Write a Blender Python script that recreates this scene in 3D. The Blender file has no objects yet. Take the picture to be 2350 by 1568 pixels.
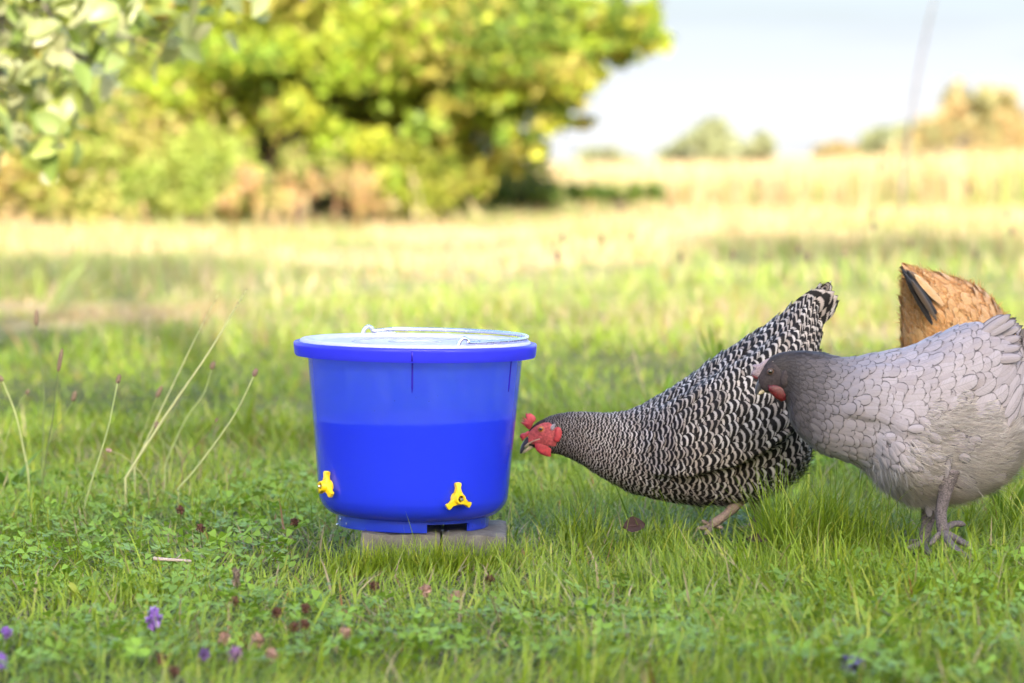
import bpy, math, random
import numpy as np
from mathutils import Vector, Matrix
rng = np.random.default_rng(11)
random.seed(11)
sc = bpy.context.scene
COL = sc.collection
R = math.radians

# ------------------------------------------------------------------ camera
LENS, H, PITCH, ROLL = 115.0, 0.59, R(3.18), R(-0.9)
F = LENS / 36.0 * 2350.0
cam_d = bpy.data.cameras.new('camera')
cam_d.lens = LENS; cam_d.sensor_width = 36.0
cam_d.clip_start = 0.05; cam_d.clip_end = 3000
cam_d.dof.use_dof = True; cam_d.dof.focus_distance = 4.80; cam_d.dof.aperture_fstop = 4.6
cam_d.dof.aperture_blades = 0
cam = bpy.data.objects.new('camera', cam_d); COL.objects.link(cam)
CR = Matrix.Rotation(math.pi / 2 - PITCH, 3, 'X') @ Matrix.Rotation(ROLL, 3, 'Z')
cam.matrix_world = Matrix.Translation((0, 0, H)) @ CR.to_4x4()
sc.camera = cam

def P(px, py, depth):
    """point in the place seen at (px, py) of a 2350 px wide picture, at a given distance along Y"""
    d = CR @ Vector(((px - 1175) / F, (784 - py) / F, -1))
    return Vector((0, 0, H)) + d * (depth / d.y)

# ------------------------------------------------------------------ sky and sun
SUN_EL = R(22.0)
SUN_XY = Vector((0.16, -1.0)).normalized()
w = bpy.data.worlds.new('World'); sc.world = w; w.use_nodes = True
nt = w.node_tree; nd = nt.nodes; ln = nt.links
bg = nd['Background']; bg.inputs[1].default_value = 0.125
sky = nd.new('ShaderNodeTexSky'); sky.sky_type = 'NISHITA'; sky.sun_disc = False
sky.sun_elevation = SUN_EL; sky.sun_rotation = math.atan2(SUN_XY.x, SUN_XY.y)
sky.air_density = 1.0; sky.dust_density = 5.0; sky.ozone_density = 1.5
tc = nd.new('ShaderNodeTexCoord')
mp = nd.new('ShaderNodeMapping'); mp.inputs['Scale'].default_value = (2.2, 2.2, 13.0)
mp.inputs['Rotation'].default_value = (0.0, R(4), 0)
ns = nd.new('ShaderNodeTexNoise'); ns.inputs['Scale'].default_value = 2.3; ns.inputs['Detail'].default_value = 5.0
ns.inputs['Roughness'].default_value = 0.5
rp = nd.new('ShaderNodeMapRange'); rp.inputs['From Min'].default_value = 0.34; rp.inputs['From Max'].default_value = 0.68
rp.inputs['To Min'].default_value = 0.6; rp.inputs['To Max'].default_value = 1.25
mx = nd.new('ShaderNodeMix'); mx.data_type = 'RGBA'; mx.blend_type = 'ADD'
sep = nd.new('ShaderNodeSeparateXYZ'); ln.new(tc.outputs['Generated'], sep.inputs[0])   # thin cloud thickens towards the horizon all round
hz = nd.new('ShaderNodeMapRange'); hz.interpolation_type = 'SMOOTHSTEP'; hz.inputs['From Min'].default_value = 0.0; hz.inputs['From Max'].default_value = 0.06
ln.new(sep.outputs['Z'], hz.inputs['Value'])
cc = nd.new('ShaderNodeMix'); cc.data_type = 'RGBA'; ln.new(hz.outputs[0], cc.inputs['Factor'])
cc.inputs['A'].default_value = (1.72, 1.74, 1.82, 1); cc.inputs['B'].default_value = (.16, .30, .72, 1)
ln.new(cc.outputs['Result'], mx.inputs['B'])
ln.new(tc.outputs['Generated'], mp.inputs[0]); ln.new(mp.outputs[0], ns.inputs['Vector'])
ln.new(ns.outputs['Fac'], rp.inputs['Value']); ln.new(rp.outputs[0], mx.inputs['Factor'])
ln.new(sky.outputs[0], mx.inputs['A']); ln.new(mx.outputs['Result'], bg.inputs[0])
sd = bpy.data.lights.new('sun', 'SUN'); sd.energy = 3.1; sd.angle = R(0.53); sd.color = (1.0, 0.91, 0.80)
sun = bpy.data.objects.new('sun', sd); COL.objects.link(sun)
ldir = Vector((-SUN_XY.x * math.cos(SUN_EL), -SUN_XY.y * math.cos(SUN_EL), -math.sin(SUN_EL)))
sun.rotation_euler = ldir.to_track_quat('-Z', 'Y').to_euler(); sun.location = (6, -20, 20)
sc.view_settings.view_transform = 'Standard'; sc.view_settings.look = 'None'
sc.view_settings.exposure = 2.2; sc.view_settings.gamma = 1.0; sc.view_settings.use_curve_mapping = False
sc.cycles.max_bounces = 8; sc.cycles.transparent_max_bounces = 8; sc.cycles.transmission_bounces = 6
sc.cycles.use_denoising = True
sc.cycles.sample_clamp_indirect = 6.0

# ------------------------------------------------------------------ helpers
def tag(o, label=None, cat=None, group=None, kind=None):
    if label: o['label'] = label
    if cat: o['category'] = cat
    if group: o['group'] = group
    if kind: o['kind'] = kind
    return o

def empty(name, loc):
    o = bpy.data.objects.new(name, None); COL.objects.link(o); o.location = loc
    o.empty_display_size = 0.05
    return o

def hash2(ix, iy, seed):
    h = (ix.astype(np.int64) * 374761393 + iy.astype(np.int64) * 668265263 + seed * 1442695041) & 0x7fffffff
    h = ((h ^ (h >> 13)) * 1274126177) & 0x7fffffff
    return ((h ^ (h >> 16)) & 0xffff) / 65535.0

def noise2(x, y, s=1.0, seed=0):
    x = np.asarray(x, float) * s + 517.3; y = np.asarray(y, float) * s + 311.7
    ix = np.floor(x); iy = np.floor(y); fx = x - ix; fy = y - iy
    fx = fx * fx * (3 - 2 * fx); fy = fy * fy * (3 - 2 * fy)
    ix = ix.astype(int); iy = iy.astype(int)
    a = hash2(ix, iy, seed); b = hash2(ix + 1, iy, seed); c = hash2(ix, iy + 1, seed); d = hash2(ix + 1, iy + 1, seed)
    return (a * (1 - fx) + b * fx) * (1 - fy) + (c * (1 - fx) + d * fx) * fy

def fbm(x, y, s=1.0, seed=0):
    return (noise2(x, y, s, seed) + .5 * noise2(x, y, 2.1 * s, seed + 1) + .25 * noise2(x, y, 4.3 * s, seed + 2)) / 1.75

def sstep(a, b, x):
    t = np.clip((np.asarray(x, float) - a) / (b - a), 0, 1)
    return t * t * (3 - 2 * t)

class MB:
    """collects vertices, quads and triangles with per-vertex attributes"""
    def __init__(self):
        self.v = []; self.q = []; self.t = []; self.c = []; self.f = []; self.n = 0; self.mq = []; self.mt = []
    def add(self, v, q=None, t=None, col=None, fuv=None, mi=0):
        v = np.asarray(v, float).reshape(-1, 3)
        if q is not None and len(q):
            q = np.asarray(q, int).reshape(-1, 4); self.q.append(q + self.n); self.mq.append(np.full(len(q), mi))
        if t is not None and len(t):
            t = np.asarray(t, int).reshape(-1, 3); self.t.append(t + self.n); self.mt.append(np.full(len(t), mi))
        m = len(v)
        c = np.ones((m, 4)) if col is None else np.asarray(col, float)
        if c.ndim == 1: c = np.tile(c, (m, 1))
        if c.shape[1] == 3: c = np.hstack([c, np.ones((m, 1))])
        self.c.append(c)
        self.f.append(np.zeros((m, 3)) if fuv is None else np.asarray(fuv, float))
        self.v.append(v); self.n += m
        return self
    def mesh(self, name, mats, smooth=True, sharp=None, attrs=True):
        me = bpy.data.meshes.new(name)
        v = np.vstack(self.v)
        q = np.vstack(self.q) if self.q else np.zeros((0, 4), int)
        t = np.vstack(self.t) if self.t else np.zeros((0, 3), int)
        nq, ntr = len(q), len(t)
        me.vertices.add(len(v)); me.vertices.foreach_set('co', v.astype(np.float32).ravel())
        me.loops.add(nq * 4 + ntr * 3)
        me.loops.foreach_set('vertex_index', np.concatenate([q.ravel(), t.ravel()]).astype(np.int32))
        me.polygons.add(nq + ntr)
        st = np.concatenate([np.arange(nq) * 4, nq * 4 + np.arange(ntr) * 3]).astype(np.int32)
        me.polygons.foreach_set('loop_start', st)
        mi = np.concatenate(self.mq + self.mt).astype(np.int32) if (self.mq or self.mt) else np.zeros(0, np.int32)
        if not isinstance(mats, (list, tuple)): mats = [mats]
        for m in mats: me.materials.append(m)
        me.polygons.foreach_set('material_index', mi)
        me.polygons.foreach_set('use_smooth', np.full(nq + ntr, smooth))
        if attrs:
            a = me.attributes.new('col', 'FLOAT_COLOR', 'POINT'); a.data.foreach_set('color', np.vstack(self.c).astype(np.float32).ravel())
            a = me.attributes.new('fuv', 'FLOAT_VECTOR', 'POINT'); a.data.foreach_set('vector', np.vstack(self.f).astype(np.float32).ravel())
        me.update(calc_edges=True); me.validate()
        if sharp: me.set_sharp_from_angle(angle=R(sharp))
        return me
    def build(self, name, mats, parent=None, **k):
        o = bpy.data.objects.new(name, self.mesh(name, mats, **k)); COL.objects.link(o)
        if parent: o.parent = parent
        return o

def frame_tube(pts, radii, seg=8, flat=1.0):
    pts = np.asarray(pts, float); n = len(pts); radii = np.broadcast_to(np.asarray(radii, float), (n,))
    tg = np.gradient(pts, axis=0); tg /= np.linalg.norm(tg, axis=1)[:, None] + 1e-12
    ref = np.array([0, 0, 1.0]) if abs(tg[0, 2]) < .9 else np.array([1.0, 0, 0])
    a = np.cross(tg[0], ref); a /= np.linalg.norm(a)
    vs = []
    th = np.linspace(0, 2 * np.pi, seg, endpoint=False)
    for i in range(n):
        a = a - tg[i] * np.dot(a, tg[i]); a /= np.linalg.norm(a) + 1e-12
        b = np.cross(tg[i], a)
        vs.append(pts[i] + radii[i] * (np.cos(th)[:, None] * a + flat * np.sin(th)[:, None] * b))
    v = np.vstack(vs); q = []
    for i in range(n - 1):
        for j in range(seg):
            k = (j + 1) % seg
            q.append((i * seg + j, i * seg + k, (i + 1) * seg + k, (i + 1) * seg + j))
    t = []
    c0 = len(v); v = np.vstack([v, pts[0], pts[-1]])
    for j in range(seg):
        k = (j + 1) % seg
        t.append((c0, k, j)); t.append((c0 + 1, (n - 1) * seg + j, (n - 1) * seg + k))
    return v, q, t

def smooth_path(pts, n=6):
    pts = np.asarray(pts, float); K = len(pts); out = []
    for i in range(K - 1):
        p0 = pts[max(i - 1, 0)]; p1 = pts[i]; p2 = pts[i + 1]; p3 = pts[min(i + 2, K - 1)]
        for k in range(n):
            t = k / n
            out.append(.5 * (2 * p1 + (p2 - p0) * t + (2 * p0 - 5 * p1 + 4 * p2 - p3) * t * t + (3 * p1 - p0 - 3 * p2 + p3) * t ** 3))
    out.append(pts[-1])
    return np.array(out)

def lathe(profile, seg=96, skip=None):
    pr = np.asarray(profile, float); n = len(pr)
    th = np.linspace(0, 2 * np.pi, seg, endpoint=False)
    v = np.stack([np.outer(pr[:, 0], np.sin(th)), -np.outer(pr[:, 0], np.cos(th)), np.repeat(pr[:, 1:2], seg, 1)], -1).reshape(-1, 3)
    q = []
    for i in range(n - 1):
        for j in range(seg):
            if skip and skip(i, th[j] + np.pi / seg): continue
            k = (j + 1) % seg
            q.append((i * seg + j, i * seg + k, (i + 1) * seg + k, (i + 1) * seg + j))
    return v, q

# ------------------------------------------------------------------ materials
def mat(name, fn):
    m = bpy.data.materials.new(name); m.use_nodes = True
    t = m.node_tree; b = t.nodes['Principled BSDF']; out = t.nodes['Material Output']
    fn(t, t.nodes, t.links, b, out)
    return m
def N(t, kind, **k):
    n = t.nodes.new(kind)
    for a, v in k.items():
        if a in n.inputs: n.inputs[a].default_value = v
        else: setattr(n, a, v)
    return n
def math_(t, op, a, b=None, c=None):
    n = t.nodes.new('ShaderNodeMath'); n.operation = op
    for i, x in enumerate((a, b, c)):
        if x is None: continue
        if isinstance(x, (int, float)): n.inputs[i].default_value = x
        else: t.links.new(x, n.inputs[i])
    return n.outputs[0]
def mixc(t, f, a, b):
    n = t.nodes.new('ShaderNodeMix'); n.data_type = 'RGBA'
    for s, x in (('Factor', f), ('A', a), ('B', b)):
        if isinstance(x, (int, float)): n.inputs[s].default_value = x
        elif isinstance(x, (tuple, list)): n.inputs[s].default_value = tuple(x) + (1,) if len(x) == 3 else x
        else: t.links.new(x, n.inputs[s])
    return n.outputs['Result']
def noise_(t, scale, detail=3, rough=.5, coord='Object'):
    c = t.nodes.new('ShaderNodeTexCoord'); n = t.nodes.new('ShaderNodeTexNoise')
    n.inputs['Scale'].default_value = scale; n.inputs['Detail'].default_value = detail; n.inputs['Roughness'].default_value = rough
    t.links.new(c.outputs[coord], n.inputs['Vector'])
    return n.outputs['Fac']
def maprange(t, v, a, b, c, d):
    n = t.nodes.new('ShaderNodeMapRange')
    for i, x in zip(('From Min', 'From Max', 'To Min', 'To Max'), (a, b, c, d)): n.inputs[i].default_value = x
    t.links.new(v, n.inputs['Value'])
    return n.outputs[0]
def bump_(t, h, strength, dist):
    n = t.nodes.new('ShaderNodeBump'); n.inputs['Strength'].default_value = strength; n.inputs['Distance'].default_value = dist
    t.links.new(h, n.inputs['Height'])
    return n.outputs[0]

def leaf_mat(name, trans=.4, rough=.5, spec=.35):
    def fn(t, n, l, b, out):
        a = N(t, 'ShaderNodeAttribute', attribute_name='col')
        b.inputs['Roughness'].default_value = rough; b.inputs['Specular IOR Level'].default_value = spec
        l.new(a.outputs['Color'], b.inputs['Base Color'])
        tr = n.new('ShaderNodeBsdfTranslucent')
        g = mixc(t, .5, a.outputs['Color'], a.outputs['Color'])
        tint = n.new('ShaderNodeMix'); tint.data_type = 'RGBA'; tint.blend_type = 'MULTIPLY'; tint.inputs['Factor'].default_value = 1
        l.new(g, tint.inputs['A']); tint.inputs['B'].default_value = (1.5, 1.35, .55, 1)
        l.new(tint.outputs['Result'], tr.inputs['Color'])
        m = n.new('ShaderNodeMixShader'); m.inputs[0].default_value = trans
        l.new(b.outputs[0], m.inputs[1]); l.new(tr.outputs[0], m.inputs[2]); l.new(m.outputs[0], out.inputs[0])
    return mat(name, fn)

M = {}
M['grass'] = leaf_mat('grass_blade', .28, .42, .35)
M['leaf'] = leaf_mat('tree_leaf', .42, .5, .3)
M['apple_leaf'] = leaf_mat('apple_leaf', .3, .42, .45)
M['dry'] = leaf_mat('dry_stem', .2, .75, .15)

def f_attr(rough, bump=0, bs=200, spec=.3, var=.25, vs=60):
    def fn(t, n, l, b, out):
        a = N(t, 'ShaderNodeAttribute', attribute_name='col')
        f = noise_(t, vs, 4)
        k = maprange(t, f, .3, .7, 1 - var, 1 + var)
        c = n.new('ShaderNodeVectorMath'); c.operation = 'SCALE'
        l.new(a.outputs['Color'], c.inputs[0]); l.new(k, c.inputs['Scale'])
        l.new(c.outputs[0], b.inputs['Base Color']); b.inputs['Roughness'].default_value = rough
        b.inputs['Specular IOR Level'].default_value = spec
        if bump: l.new(bump_(t, noise_(t, bs, 5, .6), bump, .002), b.inputs['Normal'])
    return fn
M['ground'] = mat('soil', f_attr(.95, .8, 60, .1, .35, 35))
M['bark'] = mat('bark', f_attr(.9, 1.0, 90, .15, .45, 30))
M['matte'] = mat('dry_matter', f_attr(.85, .5, 900, .2, .35, 700))

def f_concrete(t, n, l, b, out):
    f = noise_(t, 55, 8, .7); g = noise_(t, 420, 4, .6)
    c = mixc(t, maprange(t, f, .3, .7, 0, 1), (.07, .064, .055), (.18, .168, .148))
    c = mixc(t, maprange(t, g, .62, .72, 0, .7), c, (.34, .32, .29))
    c = mixc(t, maprange(t, g, .28, .38, .8, 0), c, (.05, .045, .04))
    l.new(c, b.inputs['Base Color']); b.inputs['Roughness'].default_value = .8
    l.new(bump_(t, g, .9, .002), b.inputs['Normal'])
M['concrete'] = mat('concrete', f_concrete)

def f_blue(t, n, l, b, out):
    b.inputs['Base Color'].default_value = (.045, .10, 1.0, 1)
    b.inputs['Roughness'].default_value = .22; b.inputs['Specular IOR Level'].default_value = .5
    tr = n.new('ShaderNodeBsdfTranslucent'); tr.inputs['Color'].default_value = (.13, .24, 1.0, 1)
    tp = n.new('ShaderNodeBsdfTransparent'); tp.inputs['Color'].default_value = (.55, .66, 1.0, 1)
    m1 = n.new('ShaderNodeMixShader'); m1.inputs[0].default_value = .45
    l.new(b.outputs[0], m1.inputs[1]); l.new(tr.outputs[0], m1.inputs[2])
    m2 = n.new('ShaderNodeMixShader'); m2.inputs[0].default_value = .45
    l.new(m1.outputs[0], m2.inputs[1]); l.new(tp.outputs[0], m2.inputs[2])
    gl = n.new('ShaderNodeBsdfGlossy'); gl.inputs['Roughness'].default_value = .12
    fr = n.new('ShaderNodeFresnel'); ge = n.new('ShaderNodeNewGeometry'); l.new(maprange(t, ge.outputs['Backfacing'], 0, 1, 1.45, 1 / 1.45), fr.inputs['IOR'])
    m3 = n.new('ShaderNodeMixShader'); l.new(fr.outputs[0], m3.inputs[0])
    l.new(m2.outputs[0], m3.inputs[1]); l.new(gl.outputs[0], m3.inputs[2])
    l.new(bump_(t, noise_(t, 14, 2), .05, .004), gl.inputs['Normal'])
    l.new(m3.outputs[0], out.inputs[0])
M['blue'] = mat('blue_translucent_plastic', f_blue)
def f_blue2(t, n, l, b, out):
    b.inputs['Base Color'].default_value = (.06, .07, .90, 1); b.inputs['Roughness'].default_value = .18
    tr = n.new('ShaderNodeBsdfTranslucent'); tr.inputs['Color'].default_value = (.09, .10, 1.0, 1)
    m1 = n.new('ShaderNodeMixShader'); m1.inputs[0].default_value = .4
    l.new(b.outputs[0], m1.inputs[1]); l.new(tr.outputs[0], m1.inputs[2]); l.new(m1.outputs[0], out.inputs[0])
M['rim'] = mat('blue_rim_plastic', f_blue2)
def f_rib(t, n, l, b, out):
    b.inputs['Base Color'].default_value = (.03, .012, .42, 1); b.inputs['Roughness'].default_value = .25
M['rib'] = mat('dark_blue_plastic', f_rib)
def f_lid(t, n, l, b, out):
    b.inputs['Base Color'].default_value = (.80, .82, .97, 1); b.inputs['Roughness'].default_value = .22
    b.inputs['Specular IOR Level'].default_value = .7
    tr = n.new('ShaderNodeBsdfTranslucent'); tr.inputs['Color'].default_value = (.35, .42, 1.0, 1)
    m1 = n.new('ShaderNodeMixShader'); m1.inputs[0].default_value = .35
    l.new(b.outputs[0], m1.inputs[1]); l.new(tr.outputs[0], m1.inputs[2]); l.new(m1.outputs[0], out.inputs[0])
M['lid'] = mat('pale_blue_lid', f_lid)
def f_water(t, n, l, b, out):
    b.inputs['Base Color'].default_value = (.003, .03, .70, 1); b.inputs['Roughness'].default_value = .05
    b.inputs['IOR'].default_value = 1.33
M['water'] = mat('bucket_water', f_water)
def f_drop(t, n, l, b, out):
    b.inputs['Base Color'].default_value = (.9, .95, 1, 1); b.inputs['Roughness'].default_value = .02
    b.inputs['Transmission Weight'].default_value = 1; b.inputs['IOR'].default_value = 1.33
M['drop'] = mat('water_drop', f_drop)
def f_steel(t, n, l, b, out):
    b.inputs['Base Color'].default_value = (.72, .73, .75, 1); b.inputs['Metallic'].default_value = 1
    l.new(maprange(t, noise_(t, 60, 4), .3, .7, .16, .38), b.inputs['Roughness'])
M['steel'] = mat('galvanised_wire', f_steel)
def f_yellow(t, n, l, b, out):
    b.inputs['Base Color'].default_value = (.86, .60, .012, 1); b.inputs['Roughness'].default_value = .35
    b.inputs['Subsurface Weight'].default_value = .15; b.inputs['Subsurface Radius'].default_value = (.004, .003, .001)
M['yellow'] = mat('yellow_plastic', f_yellow)
def plain(name, c, rough=.5, spec=.4, var=.2, vs=200, bump=0, sss=0):
    def fn(t, n, l, b, out):
        f = noise_(t, vs, 4)
        l.new(mixc(t, maprange(t, f, .3, .7, 0, 1), tuple(x * (1 - var) for x in c), tuple(min(1, x * (1 + var)) for x in c)), b.inputs['Base Color'])
        b.inputs['Roughness'].default_value = rough; b.inputs['Specular IOR Level'].default_value = spec
        if bump: l.new(bump_(t, noise_(t, vs * 2, 4, .6), bump, .001), b.inputs['Normal'])
        if sss:
            b.inputs['Subsurface Weight'].default_value = sss; b.inputs['Subsurface Radius'].default_value = (.004, .001, .0008)
    return mat(name, fn)

# ------------------------------------------------------------------ ground
def gz(x, y):
    x = np.asarray(x, float); y = np.asarray(y, float)
    near = .020 * (fbm(x, y, 2.2, 5) - .5) + .06 * (fbm(x, y, .35, 9) - .5) * sstep(6, 12, y)
    return near * (1 - .7 * np.exp(-((x + .14) ** 2 + (y - 4.85) ** 2) / .09)) - .004

def dryness(x, y):
    """0 green grass, 1 straw"""
    px = 1175 + x / np.maximum(y, .5) * F
    y = y + (fbm(x, y, .22, 55) - .5) * np.clip(y - 9, 0, 9) * 1.1
    d = .12 * fbm(x, y, 1.1, 21) + .20 * sstep(8, 13, y)
    band = np.exp(-((y - 12.4) / 2.0) ** 2) * sstep(950, 350, px) * 1.1
    band2 = np.exp(-((y - 29) / 5.0) ** 2) * 1.0
    band3 = np.exp(-((y - 20) / 2.5) ** 2) * sstep(900, 1100, px) * .55
    band4 = sstep(35, 40, y) * .62
    d = d + (band * 1.2 + band2 * 1.5 + band3 * 1.3) * (.06 + 1.25 * sstep(.36, .66, fbm(x, y, .45, 31))) + band4 * (.5 + fbm(x, y, .12, 3))
    d = d + .45 * sstep(7.5, 11, y) * sstep(.55, .8, fbm(x, y, .9, 44))
    return np.clip(d, 0, 1)

gxs = np.concatenate([np.linspace(-900, -70, 14), np.linspace(-60, -8, 40), np.linspace(-7, -2.1, 30), np.linspace(-2, 2, 110), np.linspace(2.1, 7, 30), np.linspace(8, 60, 40), np.linspace(70, 900, 14)])
gys = np.concatenate([np.linspace(-120, 2, 40), np.linspace(2.2, 9, 150), np.linspace(9.2, 45, 130), np.linspace(46, 200, 40), np.linspace(220, 2200, 30)])
X, Y = np.meshgrid(gxs, gys)
Z = gz(X, Y)
nx = len(gxs); ny = len(gys)
idx = np.arange(nx * ny).reshape(ny, nx)
quads = np.stack([idx[:-1, :-1], idx[:-1, 1:], idx[1:, 1:], idx[1:, :-1]], -1).reshape(-1, 4)
D = dryness(X, Y).ravel()[:, None]
soil = np.array([.038, .032, .018]); green = np.array([.075, .115, .022]); straw = np.array([.42, .33, .18])
far = sstep(7, 16, Y).ravel()[:, None]
gc = (soil * .55 + green * .45) * (1 - far) + green * far
gc = gc * (1 - D) + straw * D
tag(MB().add(np.stack([X, Y, Z], -1), quads, col=gc).build('ground', M['ground']), kind='structure')

# ------------------------------------------------------------------ grass
def blades(mb, x, y, L, W, head, tilt, bend, col, levels=3, z=None, tipc=None):
    n = len(x); z = gz(x, y) - .004 if z is None else z
    hx = np.cos(head); hy = np.sin(head)
    tw = head + np.pi / 2 + rng.normal(0, .5, n)
    sx = np.cos(tw); sy = np.sin(tw)
    cx = x.copy(); cy = y.copy(); cz = z.copy()
    vs = []; seg = L / levels
    cols = []
    for k in range(levels + 1):
        t = k / levels
        wk = W * .5 * (1 - t ** 1.8) * (.75 + .25 * min(1, 3 * t))
        c = col if tipc is None else col * (1 - t ** 2) + tipc * t ** 2
        if k < levels:
            vs.append(np.stack([cx - sx * wk, cy - sy * wk, cz], -1)); vs.append(np.stack([cx + sx * wk, cy + sy * wk, cz], -1))
            cols += [c, c]
        else:
            vs.append(np.stack([cx, cy, cz], -1)); cols.append(c)
        a = tilt + bend * (k + .5) / levels
        cx = cx + hx * np.sin(a) * seg; cy = cy + hy * np.sin(a) * seg; cz = cz + np.cos(a) * seg
    nv = 2 * levels + 1
    v = np.stack(vs, 1).reshape(-1, 3); v[:, 2] = np.maximum(v[:, 2], -.02)
    c = np.stack(cols, 1).reshape(-1, 3)
    b0 = (np.arange(n) * nv)[:, None]
    q = np.concatenate([b0 + np.array([2 * k, 2 * k + 1, 2 * k + 3, 2 * k + 2]) for k in range(levels - 1)], 0) if levels > 1 else None
    t = b0 + np.array([2 * levels - 2, 2 * levels - 1, 2 * levels])
    mb.add(v, q, t, col=c)

def frustum(n, y0, y1, margin=.35, power=1.0):
    u = rng.random(n); y = np.sqrt(y0 ** 2 + (y1 ** 2 - y0 ** 2) * u ** power)
    x = (rng.random(n) * 2 - 1) * (1175 / F * 1.04 * y + margin)
    return x, y

BX0, BX1, BY0, BY1 = -.215, .0, 4.745, 4.955          # footprint of the blocks
def off_block(x, y, m=.004):
    return ~((x > -.247 - m) & (x < .0 + m) & (y > 4.735 - m) & (y < 4.945 + m))

G1 = np.array([.285, .385, .030]); G2 = np.array([.085, .17, .016]); G3 = np.array([.44, .46, .08]); ST = np.array([.34, .275, .165]); RD = np.array([.30, .15, .06])
def grass_cols(x, y, extra=0.0):
    n = len(x)
    d = dryness(x, y) + extra
    k = (fbm(x, y, 1.6, 77)[:, None] - .3) * 1.1 + rng.random((n, 1)) * .6
    c = G2 * (1 - np.clip(k, 0, 1)) + G1 * np.clip(k, 0, 1)
    yl = (rng.random((n, 1)) < .18) * rng.random((n, 1))
    c = c * (1 - yl) + G3 * yl
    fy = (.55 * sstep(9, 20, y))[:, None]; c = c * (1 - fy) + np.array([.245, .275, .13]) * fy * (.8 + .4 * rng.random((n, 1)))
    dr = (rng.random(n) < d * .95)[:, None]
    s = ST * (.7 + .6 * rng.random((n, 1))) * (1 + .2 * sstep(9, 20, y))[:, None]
    red = (rng.random((n, 1)) < .12); s = np.where(red, RD, s)
    return np.where(dr, s, c) * (.85 + .3 * rng.random((n, 1)))

mb = MB()
n = 150000
x, y = frustum(n, 3.45, 7.6, .22, 1.15)
k = off_block(x, y); x, y = x[k], y[k]; n = len(x)
tuft = fbm(x, y, 5.0, 60); right = sstep(-.1, .4, x)
fld = fbm(x, y, 1.5, 13) * 14 + fbm(x, y, 6, 14) * 3
head = fld + rng.normal(0, 1.2, n)
L = (.026 + .042 * rng.random(n) ** 1.5) * (.60 + .85 * tuft + .35 * right)
long_ = rng.random(n) < .04; L = np.where(long_, L * 1.6, L)
L *= 1 + .35 * sstep(5.4, 7, y)
L *= 1 - .42 * np.exp(-((x - .315) / .07) ** 2 - ((y - 4.90) / .16) ** 2)
L *= 1 - .55 * np.exp(-((x + .147) / .19) ** 4 - ((y - 4.80) / .17) ** 4)
tilt = np.where(rng.random(n) < .28, rng.normal(1.3, .18, n), np.abs(rng.normal(.70, .40, n))); bend = np.abs(rng.normal(.9, .55, n))
W = (.0012 + .0034 * rng.random(n) ** 1.4) * (1 + .4 * sstep(5.5, 7.5, y))
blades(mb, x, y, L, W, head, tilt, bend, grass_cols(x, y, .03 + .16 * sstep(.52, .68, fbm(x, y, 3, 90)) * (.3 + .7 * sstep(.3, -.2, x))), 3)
# taller fine tufts
def tufts(cx, cy, rx, ry, n, L0, L1, lean=0.0, w=.0022):
    x = cx + rng.normal(0, rx, n); y = cy + rng.normal(0, ry, n)
    k = off_block(x, y) & ~((np.abs(x - .31) < .055) & (y > 4.70) & (y < 5.02)); x, y = x[k], y[k]; n = len(x)
    h = rng.random(n) * 2 * np.pi
    hx = np.cos(h) + lean; h = np.arctan2(np.sin(h), hx)
    blades(mb, x, y, L0 + (L1 - L0) * rng.random(n), w * (.6 + .8 * rng.random(n)), h, np.abs(rng.normal(.22, .16, n)), np.abs(rng.normal(.75, .45, n)), grass_cols(x, y, -.05), 5)
for px, dp, rx, ry, nn, l0, l1 in [(1705, 4.86, .03, .03, 260, .06, .12), (1770, 4.84, .06, .03, 620, .07, .165), (1850, 4.80, .05, .03, 480, .07, .17), (1930, 4.82, .05, .03, 380, .06, .13),
                                   (1335, 5.0, .02, .02, 130, .05, .12), (1420, 4.9, .05, .03, 160, .04, .08), (1560, 4.9, .06, .03, 240, .04, .085), (2290, 5.0, .05, .05, 260, .06, .13),
                                   (300, 4.4, .04, .04, 260, .03, .065), (1500, 4.45, .15, .05, 420, .04, .09), (1900, 4.5, .2, .06, 520, .04, .10), (2200, 4.35, .12, .06, 300, .04, .09),
                                   (850, 4.69, .05, .014, 300, .04, .07), (950, 4.69, .06, .014, 380, .04, .07), (1060, 4.69, .06, .014, 380, .04, .07), (1140, 4.71, .04, .02, 220, .03, .065), (80, 5.4, .06, .1, 240, .05, .11),
                                   (700, 5.4, .15, .1, 260, .05, .10), (1250, 5.6, .1, .1, 240, .05, .10), (1480, 6.3, .1, .1, 300, .08, .17), (1660, 6.6, .12, .1, 320, .09, .22), (1240, 6.4, .06, .1, 180, .08, .17)]:
    p = P(px, 1200, dp); tufts(p.x, dp, rx, ry, nn, l0, l1, .25)
tag(mb.build('grass', M['grass']), 'short matted green lawn grass around the bucket and hens', 'grass', kind='stuff')

mb = MB()
x, y = frustum(66000, 7.5, 14.5, .5, 1.0); n = len(x)
L = (.035 + .055 * rng.random(n)) * (.35 + 1.5 * sstep(.3, .75, fbm(x, y, 1.2, 60))); head = rng.random(n) * 6.283
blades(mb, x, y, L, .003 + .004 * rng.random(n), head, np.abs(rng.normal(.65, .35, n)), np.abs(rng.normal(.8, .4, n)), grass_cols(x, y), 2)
x, y = frustum(62000, 14.3, 37, 1.2, 1.0); n = len(x)
L = (.05 + .08 * rng.random(n)) * (.35 + 1.5 * sstep(.3, .75, fbm(x, y, .6, 61))); head = rng.random(n) * 6.283
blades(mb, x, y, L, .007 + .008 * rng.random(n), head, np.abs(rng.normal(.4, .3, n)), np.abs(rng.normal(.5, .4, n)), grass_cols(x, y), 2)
tag(mb.build('lawn_grass', M['grass']), 'blurred sunlit grass and straw stretching behind the bucket', 'grass', kind='stuff')

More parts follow.
